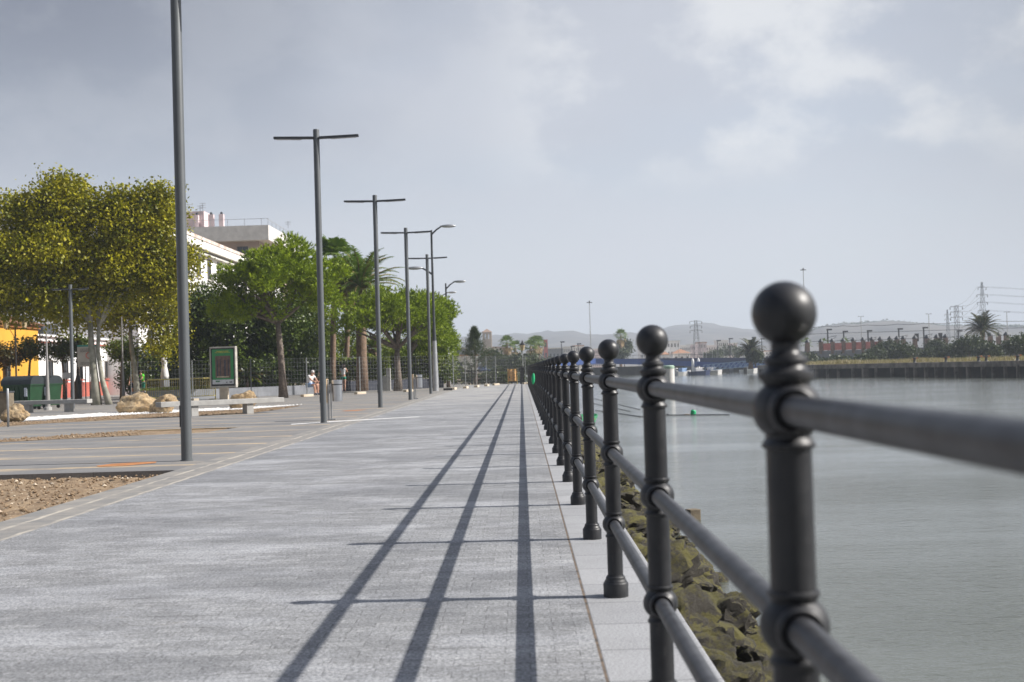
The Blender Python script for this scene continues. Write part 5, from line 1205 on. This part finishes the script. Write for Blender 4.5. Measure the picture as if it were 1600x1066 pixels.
# motor boats
def motor_boat(label, px, Y, L, hm, cm, rz=0):
    p = A(px, 585, Y); t_ = thing('motor_boat', label, 'boat', (p.x, Y, -1.4), rz, 'small motor boats moored under the bridge'); o = MB(); vs = []
    for x_, w_, z_ in ((-L / 2, .75, .75), (-L / 6, .95, .75), (L / 4, .75, .9), (L / 2, .03, 1.05)): vs += [(x_, -w_, z_), (x_, w_, z_), (x_ * .94, w_ * .6, -.2), (x_ * .94, -w_ * .6, -.2)]
    o.add(vs, fs); o.build('hull', M[hm], t_)
    o = MB(); o.box((-.1, 0, 1.15), (L * .38, 1.2, .75)); o.build('cabin', M[cm], t_, bevel=.08); o = MB(); o.box((.1 + L * .14, 0, 1.25), (L * .12, 1.24, .3)); o.build('windscreen', M['glass'], t_)
motor_boat('blue hulled motor boat beside the white mooring pile', 1093, 258, 4.6, 'darkblue', 'white', .2)
motor_boat('small boat with light blue canopy left of the mooring piles', 1068, 262, 3.6, 'white', 'paleblue', .5)
motor_boat('white motor boat at the foot of the gangway', 1113, 264, 4.2, 'white', 'white', .1)
motor_boat('low grey boat near the left of the marina', 1055, 268, 3.0, 'galv', 'white', -.3)
motor_boat('white open boat right of the gangway pile', 1170, 270, 3.8, 'white', 'galv', 0)
for px, lb in ((1083, 'white mooring pile left of the blue boat'), (1092, 'white mooring pile with blue box behind the blue boat')):
    p = A(px, 585, 262); t_ = thing('mooring_pile', lb, 'mooring pile', (p.x, 262, -1.6)); o = MB(); o.lathe([(.28, 0), (.28, 3.2), (.22, 3.4), (.03, 3.75)], 10); o.build('pile', M['white'], t_)
    if px == 1092: o = MB(); o.box((0, -.25, 2.5), (.8, .5, .9)); o.build('box', M['bluesteel'], t_)
p = A(1045, 582, 120); t_ = thing('tank_float', 'pale cylindrical tank standing in the water right of the second post', 'tank', (p.x, 120, -1.5)); zt = A(1045, 572.5, 120).z
o = MB(); o.lathe([(.52, 0), (.52, zt + 1.5), (.45, zt + 1.56)], 18); o.build('body', M['offwhite'], t_, 'auto'); o = MB(); o.lathe([(.54, zt + 1.28), (.55, zt + 1.5), (.47, zt + 1.58), (.1, zt + 1.6)], 18); o.build('green_band', M['palegreen'], t_)
# gangway truss
a, b = A(1100, 579.5, 262), A(1196, 570, 262); t_ = thing('gangway', 'pale blue lattice gangway sloping down to the boats', 'gangway', a); d = b - a; o = MB()
for y_ in (-.6, .6):
    o.bar((0, y_, 0), tuple(d + Vector((0, y_, 0))), .14); o.bar((0, y_, 1.15), tuple(d + Vector((0, y_, 1.15))), .14)
    n = 12
    for i in range(n): p = d * (i / n); q = d * ((i + 1) / n); o.bar(tuple(p + Vector((0, y_, 0))), tuple(q + Vector((0, y_, 1.15))), .09); o.bar(tuple(p + Vector((0, y_, 0))), tuple(p + Vector((0, y_, 1.15))), .09)
o.build('truss', mat('pale_blue_steel', (.22, .32, .46), .5, .2), t_); o = MB(); o.bar((0, 0, -.02), tuple(d), 1.1, .08); o.build('walkway', M['galv'], t_)
o = MB(); o.box((d.x * .68, .9, -1.2), (.6, .6, 3.2)); o.build('support', M['quay'], t_)
# ------------------------------------------------------------------ right bank
rb = [(p.x, p.y) for p in RIVER_R]
land = [(x, y, .28) for x, y in [(100, 40)] + rb[:-1] + [(64, 288)]] + [(64, 420, .28), (500, 420, .28), (500, 40, .28)]
sheet('right_bank', [land], M['dryland'])
t_ = thing('quay_wall', 'old concrete piled quay wall along the far bank', 'quay', (0, 0, 0)); ql = [Vector((100, 40, 0))] + [Vector((x, y, 0)) for x, y in rb[:-1]] + [Vector((63, 286, 0))]
cap_ = MB(); bk = MB(); pil = MB()
for a, b in zip(ql[:-1], ql[1:]):
    cap_.bar(a + Vector((0, 0, .06)), b + Vector((0, 0, .06)), 1.3, .6); bk.bar(a + Vector((.9, .5, -.9)), b + Vector((.9, .5, -.9)), .5, 1.7)
    L = (b - a).length; n = int(L / 2.6)
    for i in range(n):
        p = a.lerp(b, (i + .3 * random.random()) / n); w_ = random.choice((.32, .38, .7 if i % 3 == 0 else .32)); pil.box((p.x - .25, p.y - .25, -.85), (w_, w_, 1.5), random.uniform(-.1, .1))
cap_.build('capping_beam', M['quay'], t_); bk.build('back_wall', M['quaydark'], t_); pil.build('piles', M['quay'], t_)
bol = None
for i, px in enumerate((1429, 1478, 1529, 1541, 1590)):
    d_ = [A(px, 566, Y) for Y in (133, 159)]; Y = 133 + (1600 - px) / 180 * 26; p = A(px, 564, Y + .8)
    if bol is None:
        bol = thing('mooring_bollard', 'x', 'bollard', (0, 0, 0), 0, 'rusty mooring bollards on the far quay'); o = MB(); o.lathe([(.22, 0), (.16, .12), (.14, .35), (.22, .42), (.24, .52), (.1, .6)], 10); o.build('stem', M['black'], bol); o = MB(); o.bar((-.25, 0, .42), (.42, 0, .56), .16); o.build('horn', M['rust'], bol); o = bol
    else: o = dup(bol, (0, 0, 0))
    o.location = (p.x, Y + .8, .36); o['label'] = 'dark mooring bollard on the far quay, ' + ['leftmost of the five', 'second from the left', 'left of the palm trunk', 'right below the palm', 'nearest the right picture edge'][i]
# dry grass on the berm
pts = []
for a, b in zip(ql[:-2], ql[1:-1]):
    for _ in range(3600):
        u = random.random(); off = random.uniform(2.5, 12) ; p = a.lerp(b, u) + Vector((off * .8, off * .8, .28)); s_ = noise.noise(Vector((p.x * .15, p.y * .15, 0)))
        if s_ > -.25: pts.append((p.x, p.y, .28 + max(0, s_) * .35))
P_ = np.array(pts); o = npmesh('dry_grass', needle_tris(P_, RNG.normal(size=P_.shape) * .35 + np.array((0, 0, 1)), .55, .06), 3, M['drygrass']); tag(o, 'dry straw coloured grass on top of the far quay', kind='stuff')
bush_l = [(1313, 566, 215, 20, 9, 'grey green bush at the left end of the far bank'), (1290, 570, 220, 22, 7, 'low dark bush behind the nearest ball stem'), (1352, 563, 205, 18, 9, 'low bush below the red fence'), (1370, 552, 225, 16, 8, 'dark bush at the right end of the red fence'), (1412, 549, 205, 24, 12, 'brightest green bush in the middle of the far bank'),
          (1388, 542, 240, 20, 8, 'dark tree behind the brightest bush'), (1462, 541, 235, 16, 9, 'dark bush below the slim mast light'), (1462, 554, 200, 22, 9, 'wide low bush left of the palm'), (1514, 540, 195, 30, 16, 'large dark bush left of the date palm'), (1545, 548, 190, 22, 12, 'dark bush beneath the date palm'),
          (1590, 541, 175, 20, 12, 'dark bush cut by the right picture edge'), (1490, 550, 205, 20, 11, 'dark bush between pylons and palm'), (1180, 556, 240, 12, 8, 'dark scrub under the small dark palm'), (1262, 560, 240, 14, 7, 'scrub right of the nearest ball stem')]
for (px, py, Y, rx, rz, lb) in bush_l:
    bush('bush', lb, [E(px, py, Y, rx * .62, rz * .85), E(px - rx * .5, py + 2, Y, rx * .42, rz * .6), E(px + rx * .5, py + 3, Y, rx * .42, rz * .55)], 120, 30, 1.0, .42, 'lf_far', 'bushes on the far bank', True, 'bush')
bush_extra = bush('bush', 'dark tall bush above the right picture edge', [E(1600, 533, 180, 14, 8), E(1612, 545, 180, 20, 12)], 60, 30, 1.0, .4, 'lf_far', 'bushes on the far bank', True, 'bush')
b = A(1535, 565, 200); b.z = .28
date_palm('date_palm', 'large date palm with drooping fronds on the far bank below the tallest pylon', b, A(1535, 516, 200),   .38, 58, 3.2, None, .8, .12, 2, 'lf_palmdark')
b = A(1173, 572, 240); b.z = -.25
date_palm('date_palm', 'dark date palm left of the nearest ball, beside the bridge end', b, A(1173, 549, 240), .4, 44, 2.9, None, .8, .13, 2, 'lf_palmdark')
for px, lb in ((1259, 'pale palm left of the red fence'), (1286, 'small yellowish palm at the left end of the red fence'), (1320, 'small yellowish palm in the middle of the red fence')):
    b = A(px, 565, 256); b.z = .2; fan_palm('fan_palm', lb, b, A(px, 537.5, 256), .25, 14, 1.6, 'small palms by the red fence', 0, 6)
# pillared wall with red fence
a, b = A(1240, 553, 250), A(1600, 545, 228)
t_ = thing('pillared_wall', 'brick pillared embankment wall with red netting across the river', 'wall', (a.x, a.y, 0)); d = Vector((b.x - a.x, b.y - a.y, 0)); z_ = A(1330, 547, 245).z
o = MB(); o.bar((0, 0, z_ / 2), tuple(d + Vector((0, 0, z_ / 2))), .5, z_); o.build('wall', M['wallgrey'], t_)
xpx = [1262, 1283, 1301, 1318, 1334, 1349, 1363, 1376, 1391, 1402, 1412, 1430, 1449, 1464, 1478, 1548, 1561, 1573]
def onl(px): 
    r0 = ray(px, 545); s_ = (a.x * r0.y - a.y * r0.x) / (d.y * r0.x - d.x * r0.y); return d * s_
for px in xpx:
    p = onl(px); o = MB(); o.box((p.x, p.y, z_ + .55), (.7, .7, 2.3)); pi_ = o.build('pillar', M['brick'], t_); o = MB(); o.lathe([(.55, z_ + 1.7), (.5, z_ + 1.9), (.1, z_ + 2.35)], 4, (p.x, p.y, 0)); o.build('pillar_cap', M['lampdark'], pi_)
for p0, p1 in zip(xpx[1:7], xpx[2:8]):
    p, q = onl(p0), onl(p1); o = MB(); o.bar(tuple(p + Vector((.2, -.1, z_ + .75))), tuple(q + Vector((-.2, -.1, z_ + .75))), .06, 1.35); o.build('red_netting', M['redmesh'], t_)
# masts
def lattice(label, px, yt, Y, wb, wt, arms, name='pylon', cat='pylon', group='lattice power pylons'):
    tp = A(px, yt, Y); t_ = thing(name, label, cat, (tp.x, Y, -.25), R(8), group); h = tp.z + .25; o = MB(); n = 10; th = .00013 * Y + .015
    def cor(z, s1, s2): w_ = wb + (wt - wb) * z / h; return (s1 * w_ / 2, s2 * w_ / 2, z)
    for s1, s2 in ((-1, -1), (1, -1), (1, 1), (-1, 1)): o.bar(cor(0, s1, s2), cor(h, s1, s2), th * 1.2)
    for i in range(n):
        z0, z1 = h * i / n, h * (i + 1) / n
        for (a1, a2), (b1, b2) in (((-1, -1), (1, -1)), ((1, 1), (-1, 1)), ((-1, 1), (-1, -1)), ((1, -1), (1, 1))): o.bar(cor(z0, a1, a2), cor(z1, b1, b2), th * .7); o.bar(cor(z1, a1, a2), cor(z1, b1, b2), th * .7)
    o.build('tower', M['lampdark'], t_)
    for f_, al in arms:
        o = MB(); z = h * f_
        for s in (-1, 1): o.bar((0, 0, z), (s * al, 0, z), th * 1.3); o.bar((0, 0, z + .05 * h * .5), (s * al, 0, z), th * .8)
        c_ = o.build('crossarm', M['lampdark'], t_); 
        for s in (-1, 1): o = MB(); o.box((s * al, 0, z - .5), (.16, .16, .9)); o.build('insulator', M['black'], c_)
    return t_, h
py1, h1 = lattice('tallest lattice pylon, rising behind the date palm on the right', 1534, 441, 480, 3.4, .4, [(.93, 1.6), (.83, 2.1), (.73, 2.0), (.62, 1.9), (.52, 1.7)])
py2, h2 = lattice('stocky lattice pylon with square arms left of the tallest', 1494, 478, 430, 1.6, 1.0, [(.98, 2.2), (.88, 2.1), (.78, 2.1)])
py3, h3 = lattice('faint slim pylon left of the stocky one', 1480, 484, 720, 2.6, .4, [(.9, 1.6), (.8, 1.6)])
py4, h4 = lattice('lattice pylon above the white town between the first two balls', 1087, 501, 500, 3.0, .8, [(.98, 2.4), (.88, 2.3), (.78, 2.4)])
def cable(name, label, runs, r, cat='cable', group=None):
    o = MB()
    for p, q, sag in runs:
        p, q = Vector(p), Vector(q); pts = [p.lerp(q, i / 10) - Vector((0, 0, sag * 4 * (i / 10) * (1 - i / 10))) for i in range(11)]; o.tube(pts, r, 4)
    o = o.build(name, M['lampdark']); tag(o, label, cat, group); return o
c1, c2 = py1.location, py2.location
cable('power_line', 'power lines running from the tallest pylon out of the picture right', [((c1.x + s * 1.9, c1.y, h1 * f_), (c1.x + 120, c1.y - 60, h1 * f_ * .95), 4) for f_ in (.93, .83, .73, .62) for s in (-1, 1)], .03)
cable('power_line', 'power lines between the tallest and the stocky pylon', [((c1.x + s * 1.9, c1.y, h1 * f_), (c2.x + s * 2, c2.y, h2 * g_), 2) for f_, g_ in ((.93, .98), (.83, .88), (.73, .78)) for s in (-1, 1)], .05)
def mast(label, px, yt, Y, kind_='high', group='tall mast lights'):
    tp = A(px, yt, Y); t_ = thing('mast_light', label, 'mast light', (tp.x, Y, -.25), 0, group); h = tp.z + .25; k = Y / F
    o = MB(); o.lathe([(.8 * k * 1.3, 0), (.45 * k * 1.2, h)], 8); o.build('pole', M['galv'], t_)
    o = MB()
    if kind_ == 'high': o.lathe([(.5 * k, h - .6 * k), (4.6 * k, h - .3 * k), (4.8 * k, h + .5 * k), (.5 * k, h + .8 * k)], 12); o.lathe([(.5 * k, h + .8 * k), (1.5 * k, h + 2 * k), (.3 * k, h + 3.2 * k)], 8)
    else: 
        for s in (-1, 1): o.bar((0, 0, h), (s * 4 * k, 0, h + .6 * k), .5 * k); o.box((s * 3.6 * k, 0, h + .5 * k), (1.8 * k, 1.2 * k, .8 * k))
    o.build('lamp_head', M['lampdark'], t_)
mast('high mast light standing left of the third ball', 921, 473, 450); mast('high mast light rising behind the nearest ball', 1255, 422, 300)
mast('twin arm mast light above the red fence', 1345, 495, 380, 'twin'); mast('twin arm mast light over the bushes mid right', 1451, 491, 380, 'twin'); mast('twin arm mast light near the right picture edge', 1573, 488, 400, 'twin')
cg = 'dark railway catenary masts'
tops = [(1293, 516, 'under the nearest ball edge'), (1318, 519, 'left of the twin arm light'), (1356, 518, 'right of the twin arm light'), (1404, 515, 'above the brightest bush'), (1443, 513, 'left of the second twin arm light'), (1497, 518, 'beside the stocky pylon')]
cat_p = []
for px, yt, lb in tops:
    Y = 262; tp = A(px, yt, Y); t_ = thing('catenary_mast', 'dark catenary mast ' + lb, 'railway mast', (tp.x, Y, .1), 0, cg); h = tp.z; o = MB(); o.box((0, 0, h / 2), (.24, .24, h)); o.build('mast', M['lampdark'], t_)
    o = MB(); o.box((.35, 0, h), (1.0, .5, .3)); o.build('floodlight', M['lampdark'], t_); o = MB(); o.bar((0, 0, h - 1.6), (1.8, 0, h - 1.3), .09); o.bar((0, 0, h - 2.6), (1.7, 0, h - 1.5), .07); o.build('bracket', M['lampdark'], t_); cat_p.append(Vector((tp.x, Y, h)))
for px, yt, lb in ((921.5, 546, 0),): pass
hz_ = [A(1260, 535, 262), A(1620, 518, 262)]
for i, (dz, lb) in enumerate(((0, 'lower'), (1.4, 'middle'), (2.9, 'upper'))):
    runs = []; xs_ = [1225] + [t0[0] for t0 in tops] + [1560, 1640]
    for p0, p1 in zip(xs_[:-1], xs_[1:]):
        a_, b_ = A(p0, 548, 262), A(p1, 548, 262); zc_ = 4.9 + dz; runs.append(((a_.x, 262, zc_), (b_.x, 262, zc_), .18 if i != 1 else .02))
    cable('overhead_wire', lb + ' overhead railway wire across the far bank', runs, .045)
for px, yt, lb in ((1432, 525, 'left signal box post above the bushes'), (1469, 524, 'right signal box post above the bushes')):
    tp = A(px, yt, 250); t_ = thing('railway_signal', 'dark ' + lb, 'signal', (tp.x, 250, .1), 0, 'railway signals'); o = MB(); o.box((0, 0, tp.z / 2), (.14, .14, tp.z)); o.build('post', M['lampdark'], t_); o = MB(); o.box((0, -.1, tp.z - .4), (.7, .4, 1.5)); o.build('signal_head', M['black'], t_)
for i, (px, yt, lb) in enumerate(((877, 533, 'left of the high mast'), (893, 540, 'between the first pair'), (903, 536, 'just left of the high mast'), (1121, 531, 'left of the round town tree'), (1140, 528, 'over the round town tree'), (1176, 526, 'above the small dark palm'), (1190, 528, 'right of the small dark palm'))):
    tp = A(px, yt, 330); t_ = thing('lamp_standard', 'thin dark road lamp ' + lb, 'road lamp', (tp.x, 330, -.25), 0, 'road lamps on the far shore'); o = MB(); o.lathe([(.14, 0), (.09, tp.z)], 6); o.build('pole', M['lampdark'], t_); o = MB(); o.box((.3, 0, tp.z), (1.1, .4, .3)); o.build('lamp_head', M['lampdark'], t_)
# ------------------------------------------------------------------ things on the water
g = G(1083, 647, -1.4); t_ = thing('buoy', 'small green barrel buoy floating on the river', 'buoy', g); o = MB(); o.lathe([(.08, -.10), (.13, -.06), (.135, .12), (.09, .17)], 14, (0, 0, .03), Matrix.Rotation(R(12), 3, 'Y')); o.build('barrel', M['green'], t_, 'auto'); o = MB(); o.lathe([(.03, .16), (.03, .22)], 8); o.build('cap', M['black'], t_)
g2 = G(1073, 648.5, -1.4); o = MB(); o.ball((0, 0, 0), .11, 10, 6, (1.8, 1, .5)); o = o.build('float', M['oldwood']); o.location = g2; tag(o, 'dark weedy float just left of the green buoy', 'float')
g3 = G(1043, 648.5, -1.4); o = MB(); o.ball((0, 0, 0), .07, 10, 6); o = o.build('float', M['black']); o.location = g3; tag(o, 'tiny dark float left of the weedy one', 'float')
cable('mooring_rope', 'thin mooring rope leading from the rocks to the green buoy', [(G(930, 641, -1.37), G(1000, 651, -1.38), 0), (G(1000, 651, -1.38), G(1043, 648.5, -1.38), .0), (G(1043, 648.5, -1.38), G(1140, 648, -1.38), 0)], .018, 'rope')
cable('mooring_rope', 'second thin rope on the river behind the third post', [(G(925, 622, -1.37), G(1000, 640, -1.38), 0), (G(925, 630, -1.37), G(985, 643, -1.38), 0)], .016, 'rope')
g = G(1083, 812, -1.4); t_ = thing('wooden_stake', 'cut square timber stake standing in the shallow water', 'stake', g); o = MB(); o.box((0, 0, .02), (.19, .19, .30), R(20)); o.build('stake', M['oldwood'], t_, bevel=.01)
p0 = G(936, 668, -1.4); t_ = thing('rowing_boat', 'green rowing boat moored against the rocks behind the railing', 'boat', (p0.x - .75, p0.y + 1.5, -1.45), R(70)); L = 3.4; o = MB(); vs = []
for x_, w_, z_ in ((-L / 2, .02, .62), (-L / 3, .42, .5), (0, .6, .42), (L / 3, .5, .45), (L / 2, .3, .5)): vs += [(x_, -w_, z_), (x_, w_, z_), (x_ * .9, w_ * .55, -.1), (x_ * .9, -w_ * .55, -.1)]
f2 = [(0, 1, 2, 3), (19, 18, 17, 16)]
for i in range(4):
    for j in (1, 2, 3): a = i * 4 + j; b_ = i * 4 + (j + 1) % 4; f2.append((a, a + 4, b_ + 4, b_))
o.add(vs, f2); o = o.build('hull', M['boatgreen'], t_, 'auto'); sm = o.modifiers.new('thick', 'SOLIDIFY'); sm.thickness = .035
for x_ in (-.4, .6): o = MB(); o.box((x_, 0, .33), (.2, 1.0, .03)); o.build('thwart', M['rust'], t_)
# ------------------------------------------------------------------ hills
def hill(name, pts, Y0, Y1, depth, seed, col):
    n = 260; rows = 16; xs = np.linspace(pts[0][0], pts[-1][0], n); mb = MB(); vs = []
    for j in range(rows + 1):
        u = j / rows
        for i, px in enumerate(xs):
            py = np.interp(px, [p[0] for p in pts], [p[1] for p in pts]); yr = Y1; pt = A(px, py, yr); X_ = pt.x
            yq = Y0 + (Y1 - Y0) * min(1, u * 1.35) if u < .74 else Y1 + depth * (u - .74) / .26
            f = math.sin(min(1, u / .74) * PI / 2) ** 1.1 if u <= .74 else 1 - ((u - .74) / .26) ** 1.5
            if yq < Y1: X_ = A(px, py, yq).x
            nz = noise.noise(Vector((X_ * .006 + seed, yq * .006, 0))) * .14 + noise.noise(Vector((X_ * .03 + seed, yq * .03, 1))) * .05 + noise.noise(Vector((X_ * .11, yq * .11, 1))) * .025
            vs.append((X_, yq, -.3 + (pt.z + .3) * f * (1 + (nz if u < .95 else 0))))
    fs = [(j * n + i, j * n + i + 1, (j + 1) * n + i + 1, (j + 1) * n + i) for j in range(rows) for i in range(n - 1)]
    mb.add(vs, fs); o = mb.build(name, M[col], None, True); tag(o, kind='structure'); return o
hill('hills', [(-500, 560), (100, 545), (500, 535), (700, 530), (760, 527), (790, 528), (850, 524), (890, 522), (915, 527), (950, 527), (980, 521), (1010, 525), (1045, 515), (1075, 513), (1110, 513), (1150, 516), (1210, 519), (1300, 522), (1700, 520), (2100, 515)], 1300, 2600, 500, 3, 'hill')
hill('hills', [(1120, 550), (1200, 535), (1260, 520), (1290, 512), (1320, 508), (1350, 507), (1385, 504), (1420, 505), (1450, 508), (1480, 511), (1520, 512), (1600, 513), (1800, 508), (2100, 520)], 900, 1500, 400, 9, 'hill')
# woods along the ridge of the right hill
P_ = []
for px in np.linspace(1240, 1640, 330):
    for _ in range(5):
        yq = 1500 - random.random() * 60; py = np.interp(px, [1240, 1290, 1320, 1385, 1480, 1640], [526, 512.5, 508.5, 504.5, 511.5, 511.5]); p = A(px + random.uniform(-1, 1), py + random.uniform(-.6, 1.4), yq); P_.append(p)
P_ = np.array([tuple(p) for p in P_]); P_ = np.repeat(P_, 10, 0) + RNG.normal(size=(len(P_) * 10, 3)) * np.array((2.2, 2.2, 1.2)); o = npmesh('ridge_wood', leaf_quads(P_, 2.4, .3), 4, M['lf_far']); tag(o, 'far woodland growing along the hill ridge', kind='stuff')
# ------------------------------------------------------------------ haze
mm = bpy.data.materials.new('haze'); mm.use_nodes = True; t = mm.node_tree; t.nodes.remove(t.nodes['Principled BSDF']); pv = nd(t, 'ShaderNodeVolumePrincipled'); pv.inputs['Color'].default_value = (.80, .89, 1, 1); pv.inputs['Density'].default_value = .00042; pv.inputs['Anisotropy'].default_value = .1
t.links.new(pv.outputs[0], t.nodes['Material Output'].inputs['Volume'])
o = MB(); o.box((0, 1660, 68), (7200, 3700, 144)); o = o.build('haze', mm); tag(o, 'pale summer haze filling the air', kind='stuff')
bpy.context.scene.cycles.volume_bounces = 0
for q in bpy.data.materials:
    try: q.volume_intersection_method = 'FAST'
    except Exception: pass
